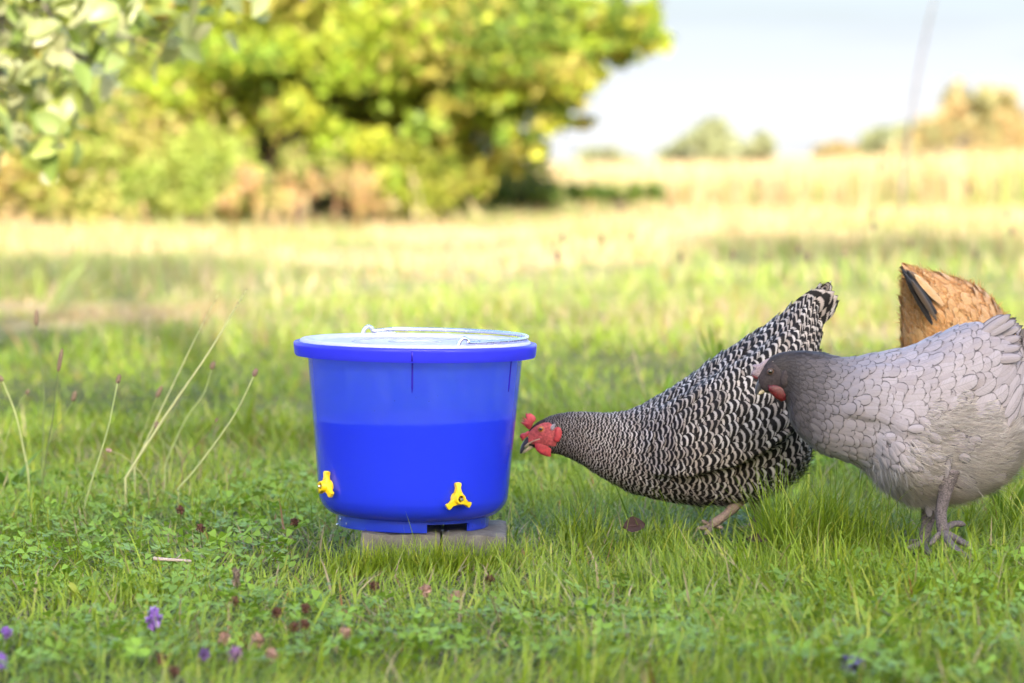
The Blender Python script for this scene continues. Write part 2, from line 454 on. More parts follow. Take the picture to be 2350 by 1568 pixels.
mb = MB()
u = rng.random(52000); y = 36 + 70 * u ** 1.6; x = (rng.random(52000) * 2 - 1) * (1175 / F * 1.06 * y + 2); n = len(x)
px = 1175 + x / y * F
L = (.34 + .30 * rng.random(n)) * (.65 + .6 * fbm(x, y, .25, 70)) * (.72 + .28 * sstep(1000, 1400, px)) * (1 + .25 * sstep(1700, 2200, px))
blades(mb, x, y, L, .014 + .016 * rng.random(n), rng.random(n) * 6.283, np.abs(rng.normal(.15, .12, n)), np.abs(rng.normal(.35, .3, n)), grass_cols(x, y, .12), 2)
tag(mb.build('meadow_grass', M['grass']), 'tall pale meadow grass along the horizon', 'grass', kind='stuff')

# clover leaves scattered through the lawn
def clover(mb, n, y0, y1, xs=None):
    x, y = frustum(n, y0, y1, .15, 1.1)
    keep = (fbm(x, y, 1.8, 120) + .12 * sstep(.2, -.5, x) > .48) & off_block(x, y, .01); x, y = x[keep], y[keep]; n = len(x)
    z = gz(x, y) + .012 + .022 * rng.random(n)
    s = .0045 + .004 * rng.random(n)
    a0 = rng.random(n) * 6.283
    col = (np.array([.20, .33, .04]) * (.75 + .6 * rng.random((n, 1))))
    tx = rng.normal(0, .35, n); ty = rng.normal(0, .35, n)
    for k in range(3):
        a = a0 + k * 2.094
        pts = []
        for (u, v_) in ((0, 0), (.62, 1.0), (-.62, 1.0), (.78, 1.75), (-.78, 1.75), (0, 1.85)):
            dx = np.cos(a) * v_ - np.sin(a) * u; dy = np.sin(a) * v_ + np.cos(a) * u
            pts.append(np.stack([x + s * dx, y + s * dy, z + s * (dx * tx + dy * ty) + s * .25 * abs(u)], -1))
        v = np.stack(pts, 1).reshape(-1, 3); b0 = (np.arange(n) * 6)[:, None]
        mb.add(v, b0 + np.array([1, 3, 5, 0]), np.concatenate([b0 + np.array([0, 5, 2]), b0 + np.array([2, 5, 4])]), col=np.repeat(col, 6, 0))
mb = MB(); clover(mb, 6500, 3.5, 6.2)
tag(mb.build('clover_leaves', M['grass']), 'small round clover leaves mixed into the lawn', 'clover', kind='stuff')

# ------------------------------------------------------------------ trees and shrubs
def crown_leaves(mb, clumps, n, size, cols, spread=1.0, up=.5, aspect=.5):
    """leaf-sized folded faces gathered round clump centres"""
    cl = np.array([c[:3] for c in clumps]); rad = np.array([c[3] for c in clumps])
    i = rng.choice(len(cl), n, p=rad ** 1.5 / np.sum(rad ** 1.5))
    d = rng.normal(0, 1, (n, 3)); d /= np.linalg.norm(d, axis=1)[:, None]
    st = rng.uniform(.6, 1.5, (len(cl), 3))
    p = cl[i] + rng.normal(0, .52, (n, 3)) * rad[i][:, None] * spread * st[i] * np.array([1, 1, .8])
    nn = d * .8 + rng.normal(0, .55, (n, 3)) + np.array([0, 0, up]); nn /= np.linalg.norm(nn, axis=1)[:, None]
    a = np.cross(nn, rng.normal(0, 1, (n, 3))); a /= np.linalg.norm(a, axis=1)[:, None]; b = np.cross(nn, a)
    L = (size * (.6 + .8 * rng.random(n)))[:, None]; W = L * aspect
    v = np.stack([p - a * L * .5, p + b * W * .5 - nn * L * .06, p + a * L * .5 - nn * L * .12, p - b * W * .5 - nn * L * .06], 1).reshape(-1, 3)
    cols = np.asarray(cols); ck = rng.integers(0, len(cols), len(cl)); cj = np.where(rng.random(n) < .65, ck[i], rng.integers(0, len(cols), n))
    c = cols[cj] * (.7 + .6 * rng.random((n, 1)))
    b0 = (np.arange(n) * 4)[:, None]
    mb.add(v, None, np.concatenate([b0 + np.array([0, 1, 2]), b0 + np.array([0, 2, 3])]), col=np.repeat(c, 4, 0))

def make_tree(name, label, cat, base, trunk_h, trunk_r, clumps, n, size, cols, group=None, bark=(.10, .08, .06), lean=(0, 0), aspect=.5, limbs=14):
    base = Vector(base); root = empty(name, base); tag(root, label, cat, group)
    mb = MB(); b = np.array(base)
    cl = [(c[0] - b[0], c[1] - b[1], c[2] - b[2], c[3]) for c in clumps]
    top = np.array([lean[0], lean[1], trunk_h])
    tp = np.linspace(0, 1, 8)[:, None] * top + np.concatenate([np.cumsum(rng.normal(0, trunk_r * .35, (8, 2)), 0), np.zeros((8, 1))], 1)
    tp[0, :2] = 0
    mb.add(*frame_tube(tp, trunk_r * np.linspace(1.25, .55, 8), 9), col=bark)
    for c in random.sample(cl, min(limbs, len(cl))):
        s = tp[random.randint(2, 7)]; e = np.array(c[:3]); m = (s + e) / 2 + np.array([0, 0, .12 * np.linalg.norm(e - s)])
        pp = smooth_path([s, m, e], 4)
        mb.add(*frame_tube(pp, trunk_r * np.linspace(.42, .10, len(pp)), 6), col=bark)
    mb.build('trunk', M['bark'], root)
    mb = MB(); crown_leaves(mb, cl, n, size, cols, aspect=aspect)
    mb.build('crown', M['leaf'], root)
    return root

YG = [(.235, .335, .03), (.30, .375, .04), (.17, .265, .035), (.36, .385, .045), (.115, .18, .03), (.33, .30, .07)]
# big tree: clump centres placed at real distances round the trunk
TY = 31.0
def px_clumps(spots, y, dy, n_extra=0):
    out = []
    for (px, py, r) in spots:
        d = y + random.uniform(-dy, dy); p = P(px, py, d); out.append((p.x, p.y, max(p.z, .25), r * d / F))
    return out
spots = []
for (px, py, r) in [(560, 60, 150), (760, 40, 160), (950, 20, 160), (1130, 40, 150), (1280, 30, 95), (1390, 50, 45), (1180, 150, 130), (1010, 160, 150), (830, 190, 150), (640, 180, 150), (480, 170, 140),
                    (1280, 130, 90), (1080, 240, 95), (950, 270, 100), (760, 270, 100), (540, 250, 110), (420, 260, 110), (1190, 220, 80), (1340, 90, 80), (900, -120, 190), (1100, -140, 170), (650, -120, 190), (450, -60, 170), (1300, -90, 120),
                    (1000, 330, 70), (940, 390, 75), (1060, 390, 55), (880, 330, 60), (1020, 300, 60), (1230, 60, 100)]:
    for k in range(7):
        a = random.uniform(0, 6.28); q = random.uniform(.25, .95)
        spots.append((px + math.cos(a) * r * q, py + math.sin(a) * r * q * .9, random.uniform(.28, .60) * r))
for px, py in [(1440, 20), (1470, 60), (1410, 120), (1350, 150), (1480, 30), (1300, 230), (1240, 270), (1210, 330), (1380, 90), (1260, 200), (1150, 290), (1215, 300), (1500, 60), (1440, 100), (1330, 190), (1290, 280), (1200, 350)]:
    for kk in range(4): spots.append((px + random.gauss(0, 22), py + random.gauss(0, 22), random.uniform(12, 26)))
cl = px_clumps(spots, TY, 1.5)
tb = P(600, 478, TY)
make_tree('broadleaf_tree', 'large spreading yellow-green tree behind the bucket', 'tree', (tb.x, TY, -.03), 2.0, .055, cl, 85000, .10, YG, bark=(.07, .055, .04), lean=(.5, 0), limbs=30, aspect=.62)

DG = [(.26, .33, .06), (.37, .40, .11), (.18, .24, .05), (.46, .44, .15), (.42, .33, .14)]
def bush(name, label, cat, px, py0, y, wpx, hpx, n, size, cols, group=None, nclump=24, th=.5):
    base = P(px, py0, y); sp = []
    for k in range(nclump):
        a = random.uniform(-1, 1); h = random.random()
        sp.append((px + a * wpx * .5 * math.sqrt(max(.05, 1 - (h - .25) ** 2)), py0 - h * hpx * (1 - .35 * abs(a)), random.uniform(.16, .30) * min(wpx, hpx)))
    cl = px_clumps(sp, y, wpx / F * y * .25)
    return make_tree(name, label, cat, (base.x, y, -.03), th, .03, cl, n, size, cols, group, limbs=10)
HED = 'shrubs in the hedge on the left'
bush('hedge_shrub', 'olive-green hedge shrub at the far left edge below the apple leaves', 'shrub', 60, 486, 29.5, 380, 330, 11000, .085, DG, HED)
bush('hedge_shrub', 'tan and green hedge shrub to the right of the small white tub', 'shrub', 300, 486, 30.2, 380, 330, 11000, .085, DG, HED)
bush('hedge_shrub', 'pale green hedge shrub just left of the dark tree trunk', 'shrub', 455, 482, 29.6, 260, 180, 7000, .075, [(.30, .37, .08), (.36, .40, .11), (.20, .27, .05)], HED)
bush('hedge_shrub', 'yellow-green shrub at the right foot of the big tree', 'shrub', 950, 482, 30.0, 230, 150, 6500, .06, [(.22, .26, .03), (.16, .21, .03), (.28, .28, .05)], HED)
bush('hedge_shrub', 'tan and green weeds growing in front of the dark hollow under the tree', 'shrub', 690, 486, 29.0, 360, 120, 4500, .06, [(.30, .30, .10), (.38, .30, .15), (.24, .28, .07), (.42, .28, .15)], HED)
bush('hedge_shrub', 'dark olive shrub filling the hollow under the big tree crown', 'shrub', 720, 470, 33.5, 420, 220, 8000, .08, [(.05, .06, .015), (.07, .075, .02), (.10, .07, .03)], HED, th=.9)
bush('hedge_shrub', 'broad dark green shrub behind the crown of the big tree', 'shrub', 800, 450, 35.5, 720, 480, 16000, .11, [(.10, .13, .02), (.15, .18, .03), (.07, .09, .02)], HED, nclump=60, th=1.4)  # dark leaf colours put in for the shade inside the crown
bush('hedge_shrub', 'tall green hedge shrub behind the apple leaves at upper left', 'shrub', 180, 480, 32.5, 700, 640, 15000, .09, [(.20, .28, .04), (.30, .36, .06), (.38, .40, .08), (.12, .18, .035)], HED, nclump=60, th=1.4)
LOW = 'low weeds at the meadow edge'
bush('low_shrub', 'low dark green weeds right of the big tree at the meadow edge', 'shrub', 1240, 494, 33, 170, 62, 2500, .07, [(.06, .11, .02), (.10, .15, .03)], LOW, 14, .2)
bush('low_shrub', 'low green weeds near the middle of the meadow edge', 'shrub', 1420, 490, 33, 190, 52, 2500, .07, [(.07, .13, .02), (.13, .18, .03)], LOW, 14, .2)
bush('low_shrub', 'olive meadow weeds under the right branch tips of the big tree', 'shrub', 1120, 490, 34, 260, 120, 4500, .07, [(.12, .16, .03), (.17, .19, .05), (.09, .12, .02)], LOW, 22, .2)

# far trees on the horizon
def far_tree(label, px, py0, y, wpx, hpx, cols, n=3500, nclump=20, th=.35):
    base = P(px, py0, y); sp = []
    for k in range(nclump):
        a = random.uniform(-1, 1); h = random.uniform(.1, 1)
        sp.append((px + a * wpx * .45 * math.sqrt(max(.05, 1 - (h - .35) ** 2 * 1.6)), py0 - h * hpx * (1 - .2 * abs(a)), random.uniform(.14, .24) * min(wpx, hpx)))
    cl = px_clumps(sp, y, 2)
    make_tree('distant_tree', label, 'tree', (base.x, y, -.03), hpx / F * y * th, .25, cl, n, .35 * y / 120, cols, 'trees on the horizon', limbs=12)
HAZE_G = [(.25, .28, .16), (.30, .32, .20), (.21, .24, .14)]  # leaf greens lightened and greyed: distance haze put into the colour
OR = [(.38, .29, .14), (.44, .34, .18), (.30, .25, .12), (.24, .24, .11)]
far_tree('small round green tree standing tallest in the middle of the horizon', 1632, 372, 130, 95, 92, HAZE_G)
far_tree('low grey-green tree left of the tallest horizon tree', 1560, 372, 135, 100, 42, HAZE_G, 2000, 14)
far_tree('low pale tree right of the tallest horizon tree', 1690, 368, 140, 90, 42, HAZE_G, 2000, 14)
far_tree('small grey-green tree at the right end of the middle horizon clump', 1748, 366, 138, 60, 52, HAZE_G, 2000, 14)
far_tree('very low hazy tree on the horizon near the big tree branch tips', 1395, 376, 150, 150, 36, HAZE_G, 2000, 16)
far_tree('low tan bush on the horizon left of the leaning pole', 1930, 362, 110, 110, 36, OR, 2000, 16)
far_tree('green bush on the horizon under the leaning pole', 2070, 362, 90, 220, 70, HAZE_G, 3500, 24)
far_tree('tall tan-leaved tree at the right edge of the horizon', 2240, 375, 70, 260, 170, OR, 7000, 34)
far_tree('tan reed-like bush in front of the tan-leaved tree at right', 2180, 392, 60, 300, 110, OR, 5000, 30)

# unseen trees behind the camera, put in to shade the lawn in front
SH = 'tall trees behind the viewpoint shading the lawn'
for k, (tx, ty, hh, rr) in enumerate([(-8, -41, 19.6, 5.0), (-.5, -39, 19.8, 5.2), (6.6, -40, 19.9, 5.4), (13.5, -41, 20.0, 5.2), (21, -40, 20.0, 5.0)]):
    cl = []
    for j in range(130):
        a = random.uniform(0, 6.283); q = math.sqrt(random.random()); hz = random.uniform(.16, 1)
        r_ = rr * math.sqrt(max(.06, 1 - (hz - .6) ** 2 * 2.2))
        cl.append((tx + math.cos(a) * q * r_, ty + math.sin(a) * q * r_, hh * hz * .93, random.uniform(1.2, 2.0)))
    make_tree('shade_tree', 'tall leafy tree behind the viewpoint, ' + ['left end of the row', 'second from the left', 'middle of the row', 'second from the right', 'right end of the row'][k],
              'tree', (tx, ty, -.05), hh * .8, .32, cl, 30000, .46, [(.07, .11, .02), (.10, .14, .03), (.05, .08, .015)], SH, limbs=30)

YT = 'slender trees just behind the viewpoint'  # unseen trees added to cast dappled shade on the middle lawn
for k, (tx, ty, zc, rr) in enumerate([(1.3, -4.2, 8.8, .85), (5.9, -4.0, 9.3, .75)]):
    cl = []
    for j in range(26):
        v_ = [random.gauss(0, .5) for _ in range(3)]; cl.append((tx + v_[0] * rr, ty + v_[1] * rr, zc + v_[2] * rr * .9, random.uniform(.3, .6) * rr))
    make_tree('slender_tree', ['slender tree just behind the viewpoint, the left one', 'slender tree just behind the viewpoint, the right one'][k], 'tree', (tx, ty, -.05), zc, .06, cl, 4200, .13, [(.10, .15, .03), (.15, .20, .04)], YT, limbs=16)
# apple tree on the left, its leaves hang into the picture
AY = 8.8
ab = P(-620, 800, AY)
at_ = empty('apple_tree', (ab.x, AY, -.02)); tag(at_, 'apple tree with large pale leaves hanging into the upper left corner', 'tree')
mb = MB(); o0 = np.array([ab.x, AY, -.02])
trunk = np.array([[0, 0, 0], [.03, .02, .45], [-.02, .05, .9], [.05, .02, 1.4], [.02, 0, 1.9]])
mb.add(*frame_tube(smooth_path(trunk, 4), np.linspace(.11, .06, 17), 10), col=(.13, .11, .09))
br = []
for (px, py, dz) in [(120, 40, -.1), (260, 150, .1), (60, 240, .15), (420, 10, 0), (560, -20, .2), (700, 0, .1), (330, -150, .3), (-80, 100, 0), (-200, -80, -.6), (-300, -200, .7), (150, -250, .2), (-400, 60, -.7)]:
    e = np.array(P(px, py, AY + dz)) - o0; s = trunk[random.randint(2, 4)]
    m = (s + e) / 2 + np.array([0, 0, .12]); pp = smooth_path([s, m, e], 6); br.append(pp)
    mb.add(*frame_tube(pp, np.linspace(.028, .006, len(pp)), 7), col=(.16, .14, .115))
mb.build('trunk', M['bark'], at_)
AL = [(.22, .28, .09), (.30, .34, .14), (.17, .24, .05), (.36, .37, .20), (.27, .32, .07)]
def leaf_mesh(name, col):
    mb = MB(); prof = [(0, .02), (.12, .16), (.3, .26), (.5, .29), (.7, .24), (.88, .12), (1, .0)]
    v = []; q = []
    for t, wd in prof:
        dz = -.35 * t * t
        v += [(t, -wd, dz + .35 * wd), (t, 0, dz), (t, wd, dz + .35 * wd)]
    for i in range(len(prof) - 1):
        for j in range(2): q.append((i * 3 + j, i * 3 + j + 1, i * 3 + j + 4, i * 3 + j + 3))
    mb.add(v, q, col=col)
    return mb.mesh(name, M['apple_leaf'])
LM = [leaf_mesh('apple_leaf', c) for c in AL]
def leaf_xf(p, L):
    d = Vector((random.uniform(-1, 1), random.uniform(-1, .6), random.uniform(-1, .35))).normalized()
    n_ = Vector((random.uniform(-.8, .8), random.uniform(-1, .3), random.uniform(.1, 1.2))); n_ = (n_ - d * n_.dot(d)).normalized(); s_ = n_.cross(d)
    return Matrix.Translation(p) @ Matrix((d, s_, n_)).transposed().to_4x4() @ Matrix.Scale(L, 4)
cnt = 0
spots = []
while len(spots) < 270:
    px = random.uniform(-60, 620); py = random.uniform(-60, 360)
    dens = .85 * max(0, 1 - (px / 330.0 + max(0, py - 60) / 420.0) ** 2 * .6) if px < 360 else .35 * (py < 130 - (px - 360) * .3)
    if random.random() < dens: spots.append((px, py))
for i, (px, py) in enumerate(spots):
    o = bpy.data.objects.new('leaf', LM[random.randint(0, 4)]); COL.objects.link(o); o.parent = at_
    p = P(px, py, AY + random.uniform(-.35, .5)) - Vector(o0)
    o.matrix_local = leaf_xf(p, random.uniform(.065, .10))
mb = MB(); cl = []
for k in range(60):
    a = random.uniform(0, 6.28); q = random.random()
    cl.append((math.cos(a) * q * 1.2 - .35, math.sin(a) * q * 1.1, random.uniform(1.25, 2.7), random.uniform(.18, .35)))
crown_leaves(mb, cl, 6500, .075, AL)
for px, py in spots[::4]:
    p = P(px, py, AY + .15) - Vector(o0); e = np.array(p); b_ = br[random.randint(0, 6)][-8]
    mb2 = smooth_path([b_, (b_ + e) / 2 + np.array([0, 0, .03]), e], 3)
    mb.add(*frame_tube(mb2, np.linspace(.004, .0015, len(mb2)), 4), col=(.17, .14, .10))
mb.build('crown', M['apple_leaf'], at_)

def f_apple(t, n, l, b, out):
    l.new(mixc(t, maprange(t, noise_(t, 14, 3), .4, .65, 0, 1), (.46, .42, .08), (.46, .30, .07)), b.inputs['Base Color'])
    b.inputs['Roughness'].default_value = .3
M['apple'] = mat('apple_skin', f_apple)
for px, py, r_, lb in [(365, 14, .043, 'ripe yellow apple hanging at the top edge among pale leaves'), (102, 118, .036, 'small orange-yellow apple hanging among the leaves at far left')]:
    p = P(px, py, AY - .1)
    prof = [(.0, -.82), (.28, -.9), (.6, -.74), (.88, -.3), (1.0, .1), (.93, .5), (.66, .82), (.36, .92), (.14, .84), (0, .7)]
    ap = empty('apple', p - Vector((0, 0, r_ * .9))); tag(ap, lb, 'apple', 'apples on the apple tree')
    v, q = lathe([(a * r_, b_ * r_ + r_ * .9) for a, b_ in prof], 20)
    MB().add(v, q).build('fruit', M['apple'], ap)
    MB().add(*frame_tube(smooth_path([(0, 0, r_ * 1.6), (.003, 0, r_ * 2.1), (.008, .002, r_ * 2.7)], 3), .0018, 5), col=(.12, .08, .05)).build('stalk', M['bark'], ap)

# white tub in the hedge, leaning pole
p = P(112, 404, 28.4)
bag = empty('white_bag', (p.x, 28.4, p.z - .05)); bag.scale = (.36, .36, .36); tag(bag, 'small crumpled white bag caught in the hedge on the left', 'bag')
v, q = lathe(smooth_path([(0, 0), (.07, .005), (.115, .04), (.125, .10), (.105, .16), (.05, .195), (.028, .21), (.05, .235), (.065, .25)], 3), 30)
v = np.array(v); aa = np.arctan2(v[:, 1], v[:, 0]); v[:, :2] *= (1 + .10 * np.sin(aa * 5 + v[:, 2:3].ravel() * 40) + .05 * np.sin(aa * 11))[:, None]
MB().add(v, q).build('sack', plain('pale_plastic', (.34, .35, .37), .6, .3, .15), bag)
MB().add(*frame_tube([(.034 * math.cos(a), .034 * math.sin(a), .21) for a in np.linspace(0, 6.28, 16)], .006, 6)).build('tie', plain('white_string', (.6, .6, .62), .7, .2, .1), bag)
p0 = P(2068, 475, 30); p1 = P(2158, -60, 30)
pole = [np.array(p0) * (1 - t) + np.array(p1) * t + np.array([-.05 * math.sin(t * 3.14), 0, 0]) for t in np.linspace(0, 1, 10)]
pole[0][2] = -.03
tag(MB().add(*frame_tube(pole, np.linspace(.02, .008, 10), 7), col=(.09, .08, .08)).build('leaning_pole', M['bark']), 'thin dark leaning pole rising from the meadow into the sky at right', 'pole')

# ------------------------------------------------------------------ concrete blocks and bucket
TILT = R(1.7)
bb = P(948, 1204, 4.85)
def block(name, label, x0, x1, y0, y1, h, top):
    """a rough cast block: bevelled box with worn corners"""
    root_loc = Vector(((x0 + x1) / 2, (y0 + y1) / 2, top - h))
    mb = MB(); nx_, ny_, nz_ = 10, 16, 6
    wx, wy = (x1 - x0) / 2, (y1 - y0) / 2
    pts = {}; vs = []; q = []
    def vid(i, j, k):
        key = (i, j, k)
        if key not in pts:
            x = -wx + 2 * wx * i / nx_; y = -wy + 2 * wy * j / ny_; z = h * k / nz_
            e = (i in (0, nx_)) + (j in (0, ny_)) + (k in (0, nz_))
            if e >= 2:
                x *= 1 - .0016 / wx * (i in (0, nx_)) * random.uniform(.3, 1.6); y *= 1 - .0016 / wy * (j in (0, ny_)) * random.uniform(.3, 1.6)
                if k == nz_: z -= .003 * random.uniform(.2, 1.6)
            else:
                x += random.uniform(-.0006, .0006); y += random.uniform(-.0006, .0006)
            pts[key] = len(vs); vs.append((x, y, z))
        return pts[key]
    for k in (0, nz_):
        for i in range(nx_):
            for j in range(ny_):
                f = [vid(i, j, k), vid(i + 1, j, k), vid(i + 1, j + 1, k), vid(i, j + 1, k)]; q.append(f if k else f[::-1])
    for j in (0, ny_):
        for i in range(nx_):
            for k in range(nz_):
                f = [vid(i, j, k), vid(i + 1, j, k), vid(i + 1, j, k + 1), vid(i, j, k + 1)]; q.append(f if j == 0 else f[::-1])
    for i in (0, nx_):
        for j in range(ny_):
            for k in range(nz_):
                f = [vid(i, j, k), vid(i, j + 1, k), vid(i, j + 1, k + 1), vid(i, j, k + 1)]; q.append(f if i else f[::-1])
    o = mb.add(vs, q).build(name, M['concrete'], sharp=35); o.location = root_loc
    o.rotation_euler = (0, TILT, 0)
    return tag(o, label, 'block', 'concrete blocks under the bucket')
bx = P(825, 1245, 4.745).x
topz = bb.z - .0005
xm = P(1010, 1245, 4.745).x; xr = P(1160, 1245, 4.745).x
zl = topz - ((bx + xm) / 2 - bb.x) * math.tan(TILT); zr = topz - ((xm + xr) / 2 - bb.x) * math.tan(TILT)
block('concrete_block', 'rough grey concrete block under the left side of the bucket', bx, xm - .0008, 4.742, 4.942, .062, zl)
block('concrete_block', 'rough grey concrete block jutting out under the right side of the bucket', xm + .0002, xr, 4.742, 4.942, .062, zr)

bk = empty('water_bucket', bb); bk.rotation_euler = (0, TILT, 0)
tag(bk, 'translucent blue plastic bucket with lid, standing on concrete blocks', 'bucket')
body_prof = smooth_path([(.0, .0165), (.07, .0165), (.108, .0165), (.121, .0185), (.1315, .0262), (.1385, .0375), (.1415, .052), (.1462, .11), (.1520, .172), (.1572, .228), (.1592, .252)], 4)
v, q = lathe(body_prof, 128)
MB().add(v, q).build('body', M['blue'], bk)
# foot ring with notches cut into it
notch = [(.22, .84), (2.4, 3.0), (3.7, 4.2)]
def innotch(i, a): return i in (1, 2) and any(s < a < e for s, e in notch)
foot = [(.1125, .0175), (.1125, .0122), (.1128, .002), (.1120, .0), (.1090, .0), (.1088, .0122), (.1088, .0175)]   # outer wall, foot, inner wall
v, q = lathe(foot, 180, lambda i, a: i in (1, 2, 3, 4) and any(s < a < e for s, e in notch))
q = list(q); seg = 180
th = np.linspace(0, 2 * np.pi, seg, endpoint=False)
for j in range(seg):                                     # roof and sides of each notch
    a = th[j] + np.pi / seg; k = (j + 1) % seg
    if any(s < a < e for s, e in notch):
        q.append((1 * seg + j, 1 * seg + k, 5 * seg + k, 5 * seg + j))
        for jj, nb in ((j, th[j] - np.pi / seg), (k, th[j] + 3 * np.pi / seg)):
            if not any(s < nb < e for s, e in notch):
                q.append((1 * seg + jj, 2 * seg + jj, 4 * seg + jj, 5 * seg + jj))
MB().add(v, [f[::-1] for f in q]).build('foot_ring', M['blue'], bk, sharp=40)
rim_prof = [(.1594, .2520), (.164, .2512), (.1775, .2520), (.1790, .2545), (.1803, .2670), (.1806, .2700), (.1793, .2722), (.1760, .2728), (.1715, .2718), (.1690, .2695), (.1655, .2690), (.1640, .2600), (.1594, .2550)]
v, q = lathe(rim_prof, 144)
MB().add(v, q).build('rim', M['rim'], bk, sharp=50)
lid_prof = [(0, .2722), (.030, .2722), (.032, .2732), (.040, .2733), (.042, .2724), (.088, .2722), (.090, .2731), (.094, .2731), (.096, .2722), (.138, .2716), (.146, .2716), (.150, .2740), (.153, .2762), (.160, .2772), (.168, .2768), (.1712, .2742), (.1716, .2722)]
v, q = lathe(smooth_path(lid_prof, 2), 144)
MB().add(v, q).build('lid', M['lid'], bk)
# water inside, level although the bucket leans
wl = .1605; wv = []; wq = []
wp = [(.0, .018), (.107, .018), (.1195, .0202), (.1298, .0275), (.1365, .0385), (.1393, .0525), (.1440, .11)]
seg = 96; th = np.linspace(0, 2 * np.pi, seg, endpoint=False)
for r_, z_ in wp: wv += [(r_ * math.sin(a), -r_ * math.cos(a), z_) for a in th]
for a in th:
    r_ = .1495 - .0015
    wv.append((r_ * math.sin(a), -r_ * math.cos(a), wl + r_ * math.sin(a) * math.tan(TILT)))
wv.append((0, 0, wl)); nr = len(wp) + 1; wt = []
for i in range(nr - 1):
    for j in range(seg):
        k = (j + 1) % seg; wq.append((i * seg + j, i * seg + k, (i + 1) * seg + k, (i + 1) * seg + j))
for j in range(seg): wt.append(((nr - 1) * seg + j, (nr - 1) * seg + (j + 1) % seg, nr * seg))
wo = MB().add(wv, wq, wt).build('water', M['water'], sharp=40)
wo.location = bb; wo.rotation_euler = (0, TILT, 0)
tag(wo, 'water filling the lower half of the blue bucket', 'water')
# seam ribs
def wall_r(z): return float(np.interp(z, body_prof[:, 1], body_prof[:, 0]))
for a, z0, z1, r0 in ((R(0.2), .208, .2515, .001), (R(63.5), .205, .2515, .0008)):
    pts = [((wall_r(z) + .0004) * math.sin(a), -(wall_r(z) + .0004) * math.cos(a), z) for z in np.linspace(z0, z1, 8)]
    MB().add(*frame_tube(pts, [r0 * .6] + [r0 * 1.3] * 7, 8)).build('seam_rib', M['rib'], bk)
a = R(.2); MB().add(*frame_tube([(.1808 * math.sin(a), -.1800 * math.cos(a), z) for z in (.2545, .262, .2695)], .0011, 8)).build('seam_rib', M['rib'], bk)
# wire handle folded flat over the lid
pa = math.atan2(.89, .445)
def rimp(ang, r_, z): return np.array([r_ * math.cos(ang), r_ * math.sin(ang), z])
aF, aB = -R(63.0), R(180 - 63.0)
RH = .163
def hook(ang, sgn):
    c = rimp(ang, .1655, .2745); tdir = np.array([math.cos(ang + sgn * math.pi / 2), math.sin(ang + sgn * math.pi / 2), 0])
    rdir = rimp(ang, 1, 0)
    return [c - tdir * .0105 + np.array([0, 0, -.012]), c - tdir * .0100 + np.array([0, 0, .001]), c - tdir * .0075 + np.array([0, 0, .0085]), c - tdir * .001 + np.array([0, 0, .0125]), c + tdir * .0055 + np.array([0, 0, .0090]), c + tdir * .0085 + np.array([0, 0, .0055])]
hk1 = hook(aF, 1); hk2 = hook(aB, -1)
arc = [rimp(aF + (aB - aF) * t, RH * (1 + .02 * math.sin(math.pi * t)), .2800 + .003 * math.sin(math.pi * t * .5)) for t in np.linspace(.075, .925, 22)]
path = smooth_path(hk1 + arc + hk2[::-1], 3)
MB().add(*frame_tube(path, .0031, 12)).build('handle', M['steel'], bk)
for ang, sg in ((aF, 1), (aB, -1)):                       # twisted ends next to the hooks
    pts = [rimp(ang + sg * t, .1570, .2785 - .001 * math.sin(t * 9)) for t in np.linspace(.05, .25, 8)]
    MB().add(*frame_tube(pts, [.0012, .0019, .0021, .0021, .0021, .0021, .0019, .0012], 8)).build('handle_end', M['steel'], bk)
